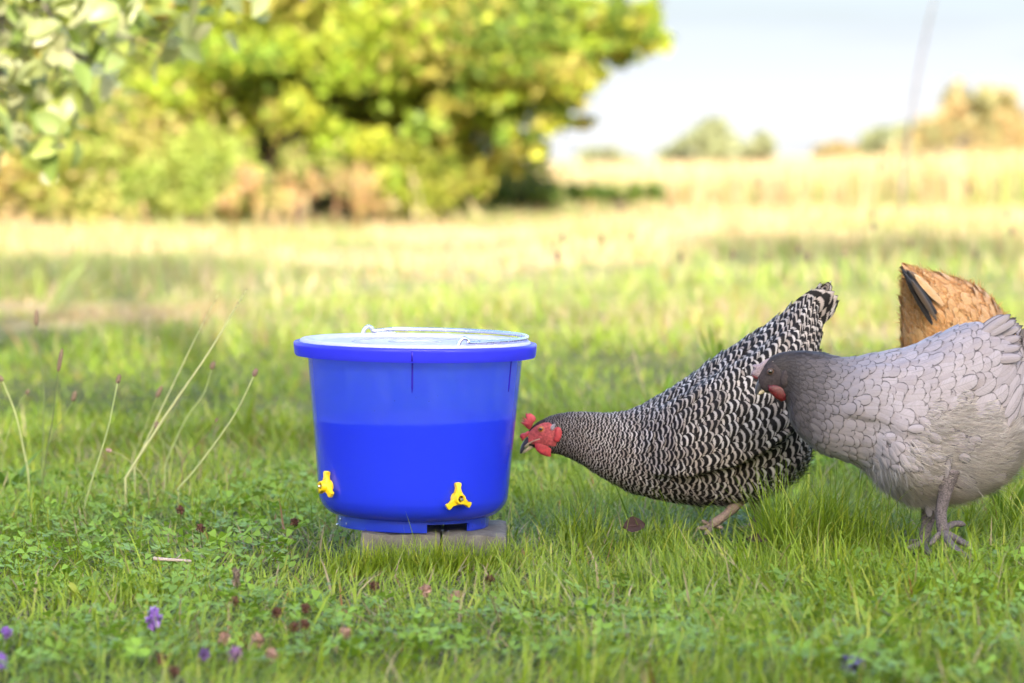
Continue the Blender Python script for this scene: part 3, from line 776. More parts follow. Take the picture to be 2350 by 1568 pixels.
# drinking nipples
def nipple(ang, z, spin, s=1.0):
    """three-legged yellow valve guard: a concave triangular plate with knobbed feet and an open cup round a steel pin"""
    mb = MB(); ol = []
    feet = [math.pi / 2, R(212), R(-32)]
    for k in range(3):
        a = feet[k] + spin; ca, sa = math.cos(a), math.sin(a); px_, pz_ = -sa, ca
        Lr = (.0205 if k == 0 else .0195) * s
        for (f, w_) in ((.42, -.0050), (.70, -.0034), (.84, -.0032), (.88, -.0044), (.97, -.0042), (1.0, -.0020), (1.0, .0020), (.97, .0042), (.88, .0044), (.84, .0032), (.70, .0034), (.42, .0050)):
            ol.append((ca * Lr * f + px_ * w_, sa * Lr * f + pz_ * w_))
    n_ = len(ol); ol = np.array(ol)
    v = []; q = []
    lay = [(-.0025, .96), (-.0035, 1.0), (-.0085, 1.0), (-.0098, .93)]
    for y_, sc_ in lay: v += [(a * sc_, y_, b * sc_) for a, b in ol]
    for i in range(3):
        for k in range(n_): q.append((i * n_ + k, i * n_ + (k + 1) % n_, (i + 1) * n_ + (k + 1) % n_, (i + 1) * n_ + k))
    v += [(0, -.0025, 0), (0, -.0098, 0)]; t = []
    for k in range(n_): t += [(4 * n_, (k + 1) % n_, k), (4 * n_ + 1, 3 * n_ + k, 3 * n_ + (k + 1) % n_)]
    mb.add(v, q, t)
    prof = [(.0052, -.0165), (.0072, -.0165), (.0080, -.013), (.0092, -.008), (.0092, .001), (.006, .001), (.0050, -.0105), (.0050, -.016), (.0052, -.0165)]
    t_ = np.linspace(0, 2 * np.pi, 28, endpoint=False)
    v = np.stack([np.outer([p[0] for p in prof], np.cos(t_)), np.repeat(np.array([p[1] for p in prof])[:, None], 28, 1), np.outer([p[0] for p in prof], np.sin(t_))], -1).reshape(-1, 3)
    mb.add(v, [(i * 28 + j, i * 28 + (j + 1) % 28, (i + 1) * 28 + (j + 1) % 28, (i + 1) * 28 + j) for i in range(len(prof) - 1) for j in range(28)])
    r_ = wall_r(z); o = mb.build('drinker_nipple', M['yellow'], bk, sharp=45)
    o.location = (math.sin(ang) * (r_ + .0005), -math.cos(ang) * (r_ + .0005), z); o.rotation_euler = (0, 0, ang)
    MB().add(*frame_tube([(0, -.008, 0), (0, -.0145, 0), (0, -.0185, -.0004), (0, -.0195, -.0004)], [.0018, .0018, .0024, .0018], 12)).build('pin', M['steel'], o, sharp=40)
    d_ = [(.0049, -.0104), (0, -.0106)]
    vd = [(.0049 * math.cos(a), -.0110, .0049 * math.sin(a)) for a in t_] + [(0, -.0110, 0)]
    MB().add(vd, None, [(28, k, (k + 1) % 28) for k in range(28)]).build('bore', plain('dark_bore', (.10, .07, .02), .6, .3, .1), o)  # flat dark disc stands in for the shaded depth of the cup
nipple(R(-57.5), .0640, R(-5), 1.08); nipple(R(27.6), .0535, R(3), 1.14)
# droplets clinging to the wall
sph = [(math.sin(t), math.cos(t)) for t in np.linspace(0, math.pi, 7)]
for (px, py, s) in [(785, 1190, 3.2), (800, 1196, 2.6), (772, 1208, 3.4), (1018, 1198, 3.2), (1030, 1200, 2), (846, 1203, 2), (952, 955 - 60, 1.0), (981, 903, 1.6), (905, 904, 1.4), (1000, 890, 1), (860, 928, 1.2), (1105, 1186, 1.6), (1085, 1192, 1.4)]:
    p = P(px, py, 4.85) - bb; z_ = p.z; r_ = wall_r(max(z_, .02)) if z_ > .018 else .1128
    xx = max(-r_ * .995, min(r_ * .995, p.x)); v, q = lathe([(a * s * .0006, b_ * s * .0008) for a, b_ in sph], 10)
    o = MB().add(v, q).build('droplet', M['drop'], bk); o.location = (xx, -math.sqrt(r_ * r_ - xx * xx), z_)

# ------------------------------------------------------------------ hens
def feather_mat(name, kind, dark, light, **kw):
    def fn(t, n, l, b, out):
        a = N(t, 'ShaderNodeAttribute', attribute_name='fuv'); sp = n.new('ShaderNodeSeparateXYZ'); l.new(a.outputs['Vector'], sp.inputs[0])
        u, v, r = sp.outputs[0], sp.outputs[1], sp.outputs[2]
        ca = N(t, 'ShaderNodeAttribute', attribute_name='col')
        sc_ = n.new('ShaderNodeSeparateColor'); l.new(ca.outputs['Color'], sc_.inputs[0])
        tone, size = sc_.outputs[0], sc_.outputs[1]
        # fine barbs: noise stretched along the barb direction
        cb = n.new('ShaderNodeCombineXYZ')
        au = math_(t, 'ABSOLUTE', u)
        l.new(math_(t, 'MULTIPLY', u, .8), cb.inputs[0]); l.new(math_(t, 'MULTIPLY', math_(t, 'ADD', math_(t, 'MULTIPLY', v, 1.0), math_(t, 'MULTIPLY', au, -.25)), 26), cb.inputs[1]); l.new(math_(t, 'MULTIPLY', r, 37), cb.inputs[2])
        nz = n.new('ShaderNodeTexNoise'); nz.inputs['Scale'].default_value = 1.6; nz.inputs['Detail'].default_value = 3; l.new(cb.outputs[0], nz.inputs['Vector'])
        barb = nz.outputs['Fac']
        if kind == 'barred':
            # size channel carries the number of bars
            ph = math_(t, 'ADD', math_(t, 'MULTIPLY', math_(t, 'SUBTRACT', 1.0, v), math_(t, 'MULTIPLY', size, 10.0)), math_(t, 'ADD', math_(t, 'MULTIPLY', math_(t, 'MULTIPLY', u, u), -.42), -.22))
            ph = math_(t, 'ADD', ph, math_(t, 'MULTIPLY', r, .25)); ph = math_(t, 'ADD', ph, math_(t, 'MULTIPLY', math_(t, 'SUBTRACT', barb, .5), .35))
            s = math_(t, 'SINE', math_(t, 'MULTIPLY', ph, 6.2832))
            f = maprange(t, s, .10, .75, 0, 1)
            lt = mixc(t, math_(t, 'MULTIPLY', r, .75), light, kw['light2'])
            lt = mixc(t, maprange(t, au, .5, 1.0, 0, .35), lt, dark)
            c = mixc(t, f, dark, lt)
            k = mixc(t, maprange(t, tone, 0, 1, 0, 1), dark, c)
        elif kind == 'laced':
            e = math_(t, 'MAXIMUM', math_(t, 'POWER', au, 2.6), math_(t, 'POWER', v, 6.0))
            e = math_(t, 'ADD', e, math_(t, 'MULTIPLY', math_(t, 'SUBTRACT', barb, .5), .25))
            f = maprange(t, e, .46, .84, 0, 1)
            lt = mixc(t, tone, kw['light2'], light)
            lt = mixc(t, math_(t, 'MULTIPLY', tone, maprange(t, barb, .35, .65, 0, .55)), lt, kw['mid'])
            ra = math_(t, 'MULTIPLY', maprange(t, au, .0, .09, .45, 0), math_(t, 'ADD', math_(t, 'MULTIPLY', tone, .6), .4)); lt = mixc(t, ra, lt, mixc(t, tone, (.26, .235, .25), (.15, .13, .145)))
            lt = mixc(t, math_(t, 'MULTIPLY', math_(t, 'MULTIPLY', r, tone), .6), lt, kw['mid'])
            dk = mixc(t, tone, dark, kw['dark2'])
            k = mixc(t, math_(t, 'MULTIPLY', f, .88), lt, dk)
        else:
            lt = mixc(t, maprange(t, barb, .3, .7, 0, 1), dark, light)
            k = mixc(t, math_(t, 'MULTIPLY', r, .6), lt, kw['light2'])
            e = maprange(t, math_(t, 'MAXIMUM', math_(t, 'POWER', au, 4.0), math_(t, 'POWER', v, 8.0)), .4, .9, 0, .55)
            k = mixc(t, e, k, kw['edge'])
            k = mixc(t, tone, (.012, .010, .010), k)
        l.new(k, b.inputs['Base Color']); b.inputs['Roughness'].default_value = kw.get('rough', .55)
        b.inputs['Specular IOR Level'].default_value = .15 if kind == 'barred' else .3; b.inputs['Sheen Weight'].default_value = 0 if kind == 'barred' else .1
        l.new(bump_(t, barb, .35, .0006), b.inputs['Normal'])
    return mat(name, fn)

FV = [0, .12, .3, .5, .7, .86, .96, 1.0]
FWD = [.30, .62, .90, 1.0, .96, .76, .44, .10]
FU = [-1, -.5, 0, .5, 1]
def feather(p, t, n_, L, W, lift=.12, curl=.18, camber=.35, rnd=.5, tone=1, size=.3, pointed=0):
    """one feather rooted at p, lying along t with its face to n_; returns verts, quads, fuv, col"""
    s = np.cross(n_, t); v = []; fu = []
    for vv, ww in zip(FV, FWD):
        ww = ww * (1 - pointed * vv * .6)
        cz = lift * vv - curl * vv * vv
        for u in FU:
            v.append(p + t * (L * (vv - .04 * u * u * vv)) + s * (u * ww * W * .5) + n_ * (L * cz - camber * W * .5 * (u * ww) ** 2))
            fu.append((u, vv, rnd))
    k = len(FU); q = [(i * k + j, i * k + j + 1, (i + 1) * k + j + 1, (i + 1) * k + j) for i in range(len(FV) - 1) for j in range(k - 1)]
    return np.array(v), q, np.array(fu), np.tile([tone, size, 0, 1.0], (len(v), 1))

class Loft:
    """body surface swept through sections that run from the top outline to the bottom outline"""
    def __init__(self, T, B, wd, side, bulge=None, ex=.92):
        self.T = np.array(T); self.B = np.array(B); self.w = np.array(wd); self.side = side; self.K = len(T); self.bulge = bulge; self.ex = ex
    def cat(self, A, s):
        s = np.clip(s, 0, self.K - 1 - 1e-6); i = np.floor(s).astype(int); t = (s - i)
        g = lambda k: A[np.clip(i + k, 0, self.K - 1)]
        if A.ndim > 1: t = t[..., None]
        p0, p1, p2, p3 = g(-1), g(0), g(1), g(2)
        return .5 * (2 * p1 + (p2 - p0) * t + (2 * p0 - 5 * p1 + 4 * p2 - p3) * t * t + (3 * p1 - p0 - 3 * p2 + p3) * t ** 3)
    def pos(self, s, th, off=0.0):
        s, th = np.broadcast_arrays(np.asarray(s, float), np.asarray(th, float))
        T = self.cat(self.T, s); B = self.cat(self.B, s); w_ = self.cat(self.w, s)
        c = np.cos(th); sn = np.sin(th)
        c = np.sign(c) * np.abs(c) ** self.ex; sn = np.sign(sn) * np.abs(sn) ** self.ex
        p = (T + B) / 2 + (T - B) / 2 * c[..., None] + self.side * (w_ * sn)[..., None]
        d = np.full(s.shape, 0.0) + off
        if self.bulge is not None: d = d + self.bulge(s, th)
        C_ = (T + B) / 2; r_ = p - C_; r_ /= np.linalg.norm(r_, axis=-1)[..., None] + 1e-9
        return p + r_ * d[..., None]
    def frame(self, s, th):
        e = .04
        p = self.pos(s, th); ts = self.pos(np.minimum(s + e, self.K - 1), th) - self.pos(np.maximum(s - e, 0), th); tt = self.pos(s, th + e) - self.pos(s, th - e)
        ts = ts / (np.linalg.norm(ts, axis=-1)[..., None] + 1e-12)
        n_ = np.cross(ts, tt); n_ /= np.linalg.norm(n_, axis=-1)[..., None] + 1e-12
        C_ = (self.cat(self.T, s) + self.cat(self.B, s)) / 2
        sg = np.sign(np.sum((p - C_) * n_, -1)); n_ = n_ * np.where(sg == 0, 1, sg)[..., None]
        return p, ts, n_
    def mesh(self, mb, ns=80, nth=48, mi=0):
        s = np.linspace(0, self.K - 1, ns)[:, None]; th = np.linspace(0, 2 * np.pi, nth, endpoint=False)[None, :]
        v = self.pos(s, th).reshape(-1, 3)
        q = [(i * nth + j, i * nth + (j + 1) % nth, (i + 1) * nth + (j + 1) % nth, (i + 1) * nth + j) for i in range(ns - 1) for j in range(nth)]
        c0 = len(v); v = np.vstack([v, v[:nth].mean(0), v[-nth:].mean(0)]); t = []
        for j in range(nth):
            k = (j + 1) % nth; t += [(c0, k, j), (c0 + 1, (ns - 1) * nth + j, (ns - 1) * nth + k)]
        mb.add(v, q, t, mi=mi)

def plumage(lf, s0, s1, Lf, Wf, tonef, sizef, skip=None, row=.40, col=.62, flow=None, lift=(.10, .05), curl=.25, pointed=0, lap=1.0):
    """rows of overlapping feathers laid from the tail towards the head"""
    out = []; s = s1; k = 0
    while s > s0:
        L = Lf(s, math.pi / 2); ths = np.linspace(0, 2 * np.pi, 73); ring = lf.pos(np.full(73, s), ths)
        cum = np.concatenate([[0], np.cumsum(np.linalg.norm(np.diff(ring, axis=0), axis=1))]); circ = cum[-1]
        W = Wf(s, math.pi / 2); m = max(5, int(circ / (col * W)))
        d = (np.arange(m) + (.5 if k % 2 else 0) + rng.normal(0, .16, m)) / m * circ % circ
        th = np.interp(d, cum, ths)
        sj = np.clip(s + rng.normal(0, .05, m) * .6, 0, lf.K - 1.02)
        e = .03
        p, t, n_ = lf.frame(sj, th)
        Ss = np.linalg.norm(lf.pos(np.minimum(sj + e, lf.K - 1), th) - lf.pos(np.maximum(sj - e, 0), th), axis=1) / (np.minimum(sj + e, lf.K - 1) - np.maximum(sj - e, 0)) + 1e-6
        St = np.linalg.norm(lf.pos(sj, th + e) - lf.pos(sj, th - e), axis=1) / (2 * e) + 1e-6
        Li = np.array([Lf(a_, b_) for a_, b_ in zip(sj, th)]) * rng.uniform(.88, 1.14, m); Wi = np.array([Wf(a_, b_) for a_, b_ in zip(sj, th)]) * rng.uniform(.9, 1.1, m)
        al = rng.normal(0, .10, m) + (np.array([flow(a_, b_) for a_, b_ in zip(sj, th)]) if flow else 0)
        lf_i = np.maximum(.03, rng.normal(lift[0], lift[1], m)); rn = rng.random(m)
        VV, UU = np.meshgrid(FV, FU, indexing='ij'); VV = VV.ravel(); UU = UU.ravel(); WW = np.repeat(FWD, len(FU)) * (1 - pointed * VV * .6)
        A = Li[:, None] * (VV - .04 * UU ** 2 * VV)[None, :]; Bc = .5 * Wi[:, None] * (UU * WW)[None, :]
        ca, sa = np.cos(al)[:, None], np.sin(al)[:, None]
        da = A * ca - Bc * sa; db = A * sa + Bc * ca
        s_t = sj[:, None] + da / Ss[:, None]; ex_ = np.maximum(s_t - (lf.K - 1.02), 0) * Ss[:, None]
        pp = lf.pos(np.clip(s_t, 0, lf.K - 1.02), th[:, None] + db / np.maximum(St, .004)[:, None])
        hgt = .0006 + Li[:, None] * (lf_i[:, None] * VV[None, :] - curl * lf_i[:, None] * VV[None, :] ** 3) - .30 * Wi[:, None] * .5 * ((UU * WW) ** 2)[None, :] * (.25 + lf_i[:, None] * 2)
        hgt = np.maximum(hgt, .0004)
        pp = pp + n_[:, None, :] * hgt[..., None] + t[:, None, :] * ex_[..., None]
        kk = len(FU); qd = [(i * kk + j, i * kk + j + 1, (i + 1) * kk + j + 1, (i + 1) * kk + j) for i in range(len(FV) - 1) for j in range(kk - 1)]
        for i in range(m):
            if skip and skip(sj[i], th[i]): continue
            fu = np.stack([UU, VV, np.full(len(UU), rn[i])], 1)
            out.append(((pp[i], qd, fu, np.tile([tonef(sj[i], th[i]), sizef(sj[i], th[i]), 0, 1.0], (len(UU), 1))), Li[i] * Wi[i] * max(0, -n_[i][1]), p[i]))
        c1 = (lf.cat(lf.T, np.array(s)) + lf.cat(lf.B, np.array(s))) / 2; c2 = (lf.cat(lf.T, np.array(s - .05)) + lf.cat(lf.B, np.array(s - .05))) / 2
        sp = max(np.linalg.norm(c1 - c2), .0004) / .05
        s -= max(.012, row * L / sp); k += 1
    return out

def down(mb, lf, n, sr, thr, L, W, col, mask=None, droop=.5, lift=.55):
    """soft loose strands"""
    s = sr[0] + (sr[1] - sr[0]) * rng.random(n); th = thr[0] + (thr[1] - thr[0]) * rng.random(n)
    if mask is not None:
        k = mask(s, th) > rng.random(n); s, th = s[k], th[k]; n = len(s)
    p, t, n_ = lf.frame(s, th)
    d = t + n_ * (lift * (.5 + rng.random(n)))[:, None] + rng.normal(0, .24, (n, 3)); d /= np.linalg.norm(d, axis=1)[:, None]
    Ln = (L * (.5 + rng.random(n)))[:, None]
    sd_ = np.cross(n_, d); sd_ /= np.linalg.norm(sd_, axis=1)[:, None] + 1e-9; w_ = (W * (.5 + rng.random(n)))[:, None]
    g = np.array([0, 0, -1.0])
    p0 = p - n_ * .002; p1 = p0 + d * Ln * .5; p2 = p1 + (d + g * droop * .5 - n_ * .2) * Ln * .32; p3 = p2 + (d + g * droop - n_ * .35) * Ln * .25
    v = np.stack([p0 - sd_ * w_, p0 + sd_ * w_, p1 - sd_ * w_, p1 + sd_ * w_, p2 - sd_ * w_ * .6, p2 + sd_ * w_ * .6, p3], 1).reshape(-1, 3)
    b0 = (np.arange(n) * 7)[:, None]
    c = np.asarray(col); c = c[rng.integers(0, len(c), n)] * (.8 + .4 * rng.random((n, 1)))
    mb.add(v, np.concatenate([b0 + np.array([0, 1, 3, 2]), b0 + np.array([2, 3, 5, 4])]), b0 + np.array([4, 5, 6]), col=np.repeat(c, 7, 0))

def plate(outline, y, th, puff=1.0, origin=(0, 0, 0), name='comb', m=None, parent=None, centre=None):
    """fleshy flat shape (comb, wattle): a puffed outline with thickness"""
    o = np.array(outline, float); o[:, 1] = o[:, 1]; n = len(o); c = o.mean(0) if centre is None else np.array(centre, float)
    rings = [(1.0, .12), (.9, .62), (.6, .95)]
    v = []; q = []; t = []
    for sgn in (-1, 1):
        b0 = len(v)
        for sc_, hh in rings:
            for p in o:
                pp = c + (p - c) * sc_; v.append((pp[0], pp[1] + sgn * th * hh * puff, pp[2]))
        v.append((c[0], c[1] + sgn * th * puff, c[2]))
        for i in range(len(rings) - 1):
            for j in range(n):
                k = (j + 1) % n; f = (b0 + i * n + j, b0 + i * n + k, b0 + (i + 1) * n + k, b0 + (i + 1) * n + j); q.append(f if sgn < 0 else f[::-1])
        for j in range(n):
            k = (j + 1) % n; f = (b0 + 2 * n + j, b0 + 2 * n + k, b0 + 3 * n); t.append(f if sgn < 0 else f[::-1])
    h = 3 * n + 1
    for j in range(n): k = (j + 1) % n; q.append((j, h + j, h + k, k))
    return MB().add(v, q, t).build(name, m, parent)

def finish_feathers(root, fl, m, keep=300, name='feather', rest='plumage'):
    fl = sorted(fl, key=lambda f: -f[1])
    for (v, q, fu, c), _, _ in fl[:keep]:
        MB().add(v, q, col=c, fuv=fu).build(name, m, root)
    mb = MB()
    for (v, q, fu, c), _, _ in fl[keep:]: mb.add(v, q, col=c, fuv=fu)
    if mb.n: tag(mb.build(rest, m, root), kind='stuff')

def eye(root, p, r_, iris, near=-1, lid=None):
    e = MB(); v, q = lathe([(r_ * math.sin(t), -r_ * math.cos(t)) for t in np.linspace(0, math.pi, 10)], 20); e.add(v, q)
    o = e.build('eye', iris, root); o.location = p
    if lid is not None:
        ring = [(math.cos(a) * r_ * 1.12, near * r_ * .30, math.sin(a) * r_ * .95) for a in np.linspace(0, 2 * math.pi, 22)]
        MB().add(*frame_tube(ring, r_ * .20, 7)).build('eyelid', lid, o)
    pr = [(0, 0), (r_ * .52, 0), (r_ * .40, r_ * .12), (0, r_ * .16)]
    v, q = lathe(pr, 18); o2 = MB().add(v, q).build('pupil', M['pupil'], o)
    o2.rotation_euler = (R(90) * (1 if near < 0 else -1), 0, 0); o2.location = (0, near * r_ * .86, 0)
M['pupil'] = plain('eye_pupil', (.004, .004, .004), .03, .8, 0)
M['iris'] = plain('eye_iris', (.42, .17, .035), .08, .7, .3, 900)
M['iris_dark'] = plain('eye_iris_dark', (.10, .06, .04), .08, .7, .3, 900)
M['red_skin'] = plain('red_comb_skin', (.44, .050, .060), .5, .4, .35, 150, .3, .3)
M['dark_skin'] = plain('mulberry_face_skin', (.036, .027, .030), .6, .3, .35, 350, .6)
M['dark_red'] = plain('dark_red_wattle', (.085, .005, .009), .35, .5, .4, 350, .5, .2)
M['ear_tuft'] = plain('grey_ear_tuft', (.28, .26, .29), .8, .2, .5, 700, .6)
M['face_red'] = plain('red_face_skin', (.40, .075, .075), .55, .35, .45, 260, .4, .25)
M['comb_grey'] = plain('lavender_comb_skin', (.27, .215, .245), .6, .3, .25, 500, .7)
M['lid_red'] = plain('eyelid_skin', (.42, .10, .09), .5, .4, .3, 600, .4, .2)
M['horn'] = plain('beak_horn', (.40, .34, .22), .35, .4, .3, 150)
M['horn_dark'] = plain('dark_beak_horn', (.045, .045, .055), .3, .5, .3, 150)
M['leg_pale'] = plain('scaly_leg', (.25, .185, .15), .6, .3, .3, 500, .9)
M['leg_grey'] = plain('grey_scaly_leg', (.125, .105, .11), .6, .3, .6, 380, 1.0)

def leg(mb, pts, rad, toes, mi=1):
    pp = smooth_path(pts, 4); mb.add(*frame_tube(pp, np.interp(np.linspace(0, 1, len(pp)), np.linspace(0, 1, len(rad)), rad), 12), mi=mi)
    for tp, tr in toes:
        pp = smooth_path(tp, 4); mb.add(*frame_tube(pp, np.interp(np.linspace(0, 1, len(pp)), [0, .75, .86, 1], [tr, tr * .8, tr * .55, tr * .1]), 9), mi=mi)

def beak(root, a, b_top, b_bot, w_, mu, ml):
    """a: tip, b_top / b_bot: where the two halves leave the face"""
    a, b_top, b_bot = map(np.array, (a, b_top, b_bot)); mid = (b_top + b_bot) / 2
    pu = smooth_path([b_top, b_top * .45 + a * .55 + (b_top - b_bot) * .22, a], 4); n = len(pu)
    up = MB().add(*frame_tube(pu, w_ * np.linspace(1, .16, n) ** .8, 12)).build('upper_beak', mu, root)
    pl_ = smooth_path([b_bot, b_bot * .4 + a * .6 - (b_top - b_bot) * .06, a * .86 + b_bot * .14 - (b_top - b_bot) * .12], 4); n = len(pl_)
    MB().add(*frame_tube(pl_, w_ * .68 * np.linspace(1, .2, n), 12)).build('lower_beak', ml, root)

# ---- barred hen
DB = 5.04
base_b = P(1640, 1205, DB); base_b.z = float(gz(base_b.x, DB))
ob = np.array(base_b)
def LB(px, py, dy=0.0): return np.array(P(px, py, DB + dy)) - ob
S_PX = DB / F
bp = [(1212, 990, 1212, 1022, 9), (1232, 970, 1232, 1030, 16), (1262, 957, 1264, 1038, 23), (1296, 949, 1292, 1044, 26), (1345, 947, 1332, 1062, 34), (1402, 950, 1378, 1092, 46), (1455, 940, 1432, 1120, 64), (1508, 914, 1502, 1142, 88),
      (1575, 872, 1592, 1154, 110), (1645, 822, 1690, 1150, 120), (1705, 786, 1770, 1132, 116), (1755, 752, 1838, 1085, 102), (1800, 722, 1866, 1000, 82), (1830, 698, 1874, 890, 58), (1850, 682, 1876, 800, 36), (1866, 672, 1880, 752, 18)]
def wing_b(s, th):
    side = np.abs(np.sin(th)); a = np.where(th > np.pi, 2 * np.pi - th, th)
    lo = 1.95 - .04 * (s - 9)
    return .020 * sstep(6.2, 8.0, s) * sstep(12.6, 11.2, s) * sstep(.55, .95, a) * (1 - sstep(lo - .10, lo + .03, a)) + .010 * np.exp(-((s - 9.3) / 1.4) ** 2 - ((a - 2.5) / .3) ** 2)
lfb = Loft([LB(a, b) for a, b, c, d, e in bp], [LB(c, d) for a, b, c, d, e in bp], [e * S_PX for *_, e in bp], np.array([0, 1.0, 0]), wing_b)
hb = empty('hen', base_b); tag(hb, 'black and white barred hen stretching its red-faced head towards the bucket', 'hen')
M['barred'] = feather_mat('barred_feather', 'barred', (.008, .007, .0075), (.55, .52, .505), light2=(.26, .205, .17))
M['barred_skin'] = plain('barred_under_down', (.035, .03, .03), .9, .1, .8, 420)
mb = MB(); lfb.mesh(mb, 90, 48, 0)
Z2 = lambda zx, zy, dy=0: LB(1175 + zx * .398, 624 + zy * .398, dy)
leg(mb, [Z2(1330, 1250, -.02), Z2(1290, 1340, -.035), Z2(1235, 1400, -.045), Z2(1150, 1460, -.05)], [.020, .010, .0068, .0075], [([Z2(1150, 1460, -.05), Z2(1120, 1452, -.055), Z2(1096, 1432, -.06)], .0042), ([Z2(1150, 1460, -.05), Z2(1110, 1478, -.08), Z2(1070, 1480, -.10)], .0042), ([Z2(1150, 1460, -.05), Z2(1140, 1490, -.09), Z2(1110, 1515, -.12)], .0042), ([Z2(1150, 1460, -.05), Z2(1190, 1470, -.05), Z2(1220, 1480, -.05)], .0036)])
leg(mb, [Z2(1420, 1230, .03), Z2(1400, 1330, .04), Z2(1420, 1400, .045), Z2(1400, 1465, .05)], [.020, .010, .0068, .0072], [([Z2(1400, 1465, .05), Z2(1350, 1475, .04), Z2(1300, 1480, .03)], .0042), ([Z2(1400, 1465, .05), Z2(1350, 1465, .07), Z2(1310, 1465, .09)], .0042), ([Z2(1400, 1465, .05), Z2(1440, 1468, .05), Z2(1460, 1470, .05)], .0036)])
mb.build('body', [M['barred_skin'], M['leg_pale']], hb)
Lb = lambda s, th: float(np.interp(s, [2, 3.5, 5, 7, 9, 11, 13, 15], [.007, .010, .016, .027, .038, .046, .048, .040]))
Wb = lambda s, th: float(np.interp(s, [2, 3.5, 5, 7, 9, 11, 13, 15], [.0042, .0055, .0088, .0160, .0220, .0260, .0250, .020]))
barsz = lambda s, th: float(np.interp(s, [2, 3.5, 5, 7, 9, 11, 13, 15], [.20, .22, .27, .30, .32, .31, .29, .26]))
def face_edge(a, s1): return s1 - .85 * ((a - 1.75) / 1.2) ** 2
def face_skip_b(s, th):
    a = th if th < math.pi else 2 * math.pi - th
    return s < face_edge(a, 2.62) - .22 and .66 < a < 2.25
def flow_b(s, th):
    a = th if th < math.pi else 2 * math.pi - th
    sg = 1 if th < math.pi else -1
    return 0.0
fl = plumage(lfb, 1.5, 14.9, Lb, Wb, lambda s, th: float(np.interp(s, [1.5, 3, 4.5], [.35, .6, 1.0])) * random.uniform(.72, 1.0), barsz, face_skip_b, row=.40, col=.62, lift=(.13, .06))
finish_feathers(hb, fl, M['barred'])
def long_feather(root, name, r0, r1, W, n_, m, tone=1, size=.3, curl=.06, pointed=.25, camber=.25):
    d = np.array(r1) - np.array(r0); L = np.linalg.norm(d); t = d / L; n_ = np.array(n_, float); n_ = n_ - t * np.dot(n_, t); n_ /= np.linalg.norm(n_)
    v, q, fu, c = feather(np.array(r0), t, n_, L, W, .02, curl, camber, random.random(), tone, size, pointed)
    return MB().add(v, q, col=c, fuv=fu).build(name, m, root)
for k, (x0, y0, x1, y1, dy) in enumerate([(1800, 760, 1926, 690, -.012), (1805, 750, 1924, 678, -.018), (1802, 742, 1916, 668, -.022), (1798, 738, 1896, 664, -.020), (1805, 765, 1922, 700, -.006), (1800, 760, 1926, 688, .012), (1808, 775, 1905, 712, -.014), (1810, 790, 1890, 735, -.016), (1808, 805, 1884, 760, -.018), (1815, 830, 1880, 790, -.02), (1815, 850, 1878, 815, -.02)]):
    long_feather(hb, 'tail_feather', LB(x0, y0, dy * .6), LB(x1, y1, dy), .030 if k < 9 else .024, (.15, -1 if dy < 0 else 1, .25), M['barred'], 1, .44, .06, 0.0)
M['primary'] = plain('grey_flight_feather', (.15, .13, .13), .5, .3, .3, 120)
for k, (x0, y0, x1, y1) in enumerate([(1672, 1004, 1800, 946), (1675, 998, 1822, 930), (1690, 985, 1840, 918), (1665, 1012, 1770, 968)]):
    long_feather(hb, 'wing_feather', LB(x0, y0, -.092 - .002 * k), LB(x1, y1, -.087 - .003 * k), .017, (0, -1, .25), M['primary'])
mb = MB(); down(mb, lfb, 2600, (7.5, 12.8), (2.35, 3.93), .022, .0009, [(.04, .035, .035), (.10, .09, .085), (.22, .20, .19)], droop=.5, lift=.3)
tag(mb.build('down', M['dry'], hb), kind='stuff')
# face, comb, wattle, beak, eye
def face(root, lf, s0, s1, a0, a1, m, off=.0012, name='face', ns=16, nt=20):
    for sg in (1, -1):
        th = np.linspace(a0, a1, nt)[None, :]; s1_ = s1 - .85 * ((th - 1.75) / 1.2) ** 2; s = s0 + np.linspace(0, 1, ns)[:, None] * (s1_ - s0)
        ed = np.minimum(np.minimum(th - a0, a1 - th) / (.18 * (a1 - a0)), (s1_ - s) / .25); o_ = off * np.clip(ed, -1, 1) - .0004
        th2 = th if sg > 0 else 2 * np.pi - th
        v = lf.pos(s + 0 * th, th2 + 0 * s, o_).reshape(-1, 3)
        q = [(i * nt + j, i * nt + j + 1, (i + 1) * nt + j + 1, (i + 1) * nt + j) for i in range(ns - 1) for j in range(nt - 1)]
        MB().add(v, q if sg > 0 else [f[::-1] for f in q]).build(name, m, root)
ZH = lambda hx, hy, dy=0: LB(1175 + hx * .0878, 927 + hy * .0878, dy)
face(hb, lfb, 0.02, 2.62, .60, 2.36, M['face_red'], .0020)
EB = 16 * S_PX
cb_ = [(500, 690), (420, 660), (370, 620), (320, 565), (262, 520), (206, 470), (268, 478), (330, 498), (270, 440), (212, 390), (282, 418), (345, 452), (300, 390), (258, 318), (315, 358), (372, 402), (358, 320), (356, 232), (410, 262), (470, 240), (545, 285), (600, 330), (634, 390), (610, 440), (560, 500), (520, 600)]
plate([ZH(a, b) for a, b in cb_], 0, .0034, name='comb', m=M['red_skin'], parent=hb, centre=ZH(455, 520))
plate([ZH(a, b, -.002) for a, b in [(470, 720), (410, 705), (350, 752), (280, 765), (225, 790), (202, 835), (206, 880), (240, 905), (244, 965), (280, 975), (330, 905), (390, 860), (460, 800)]], 0, .0050, name='comb', m=M['red_skin'], parent=hb)
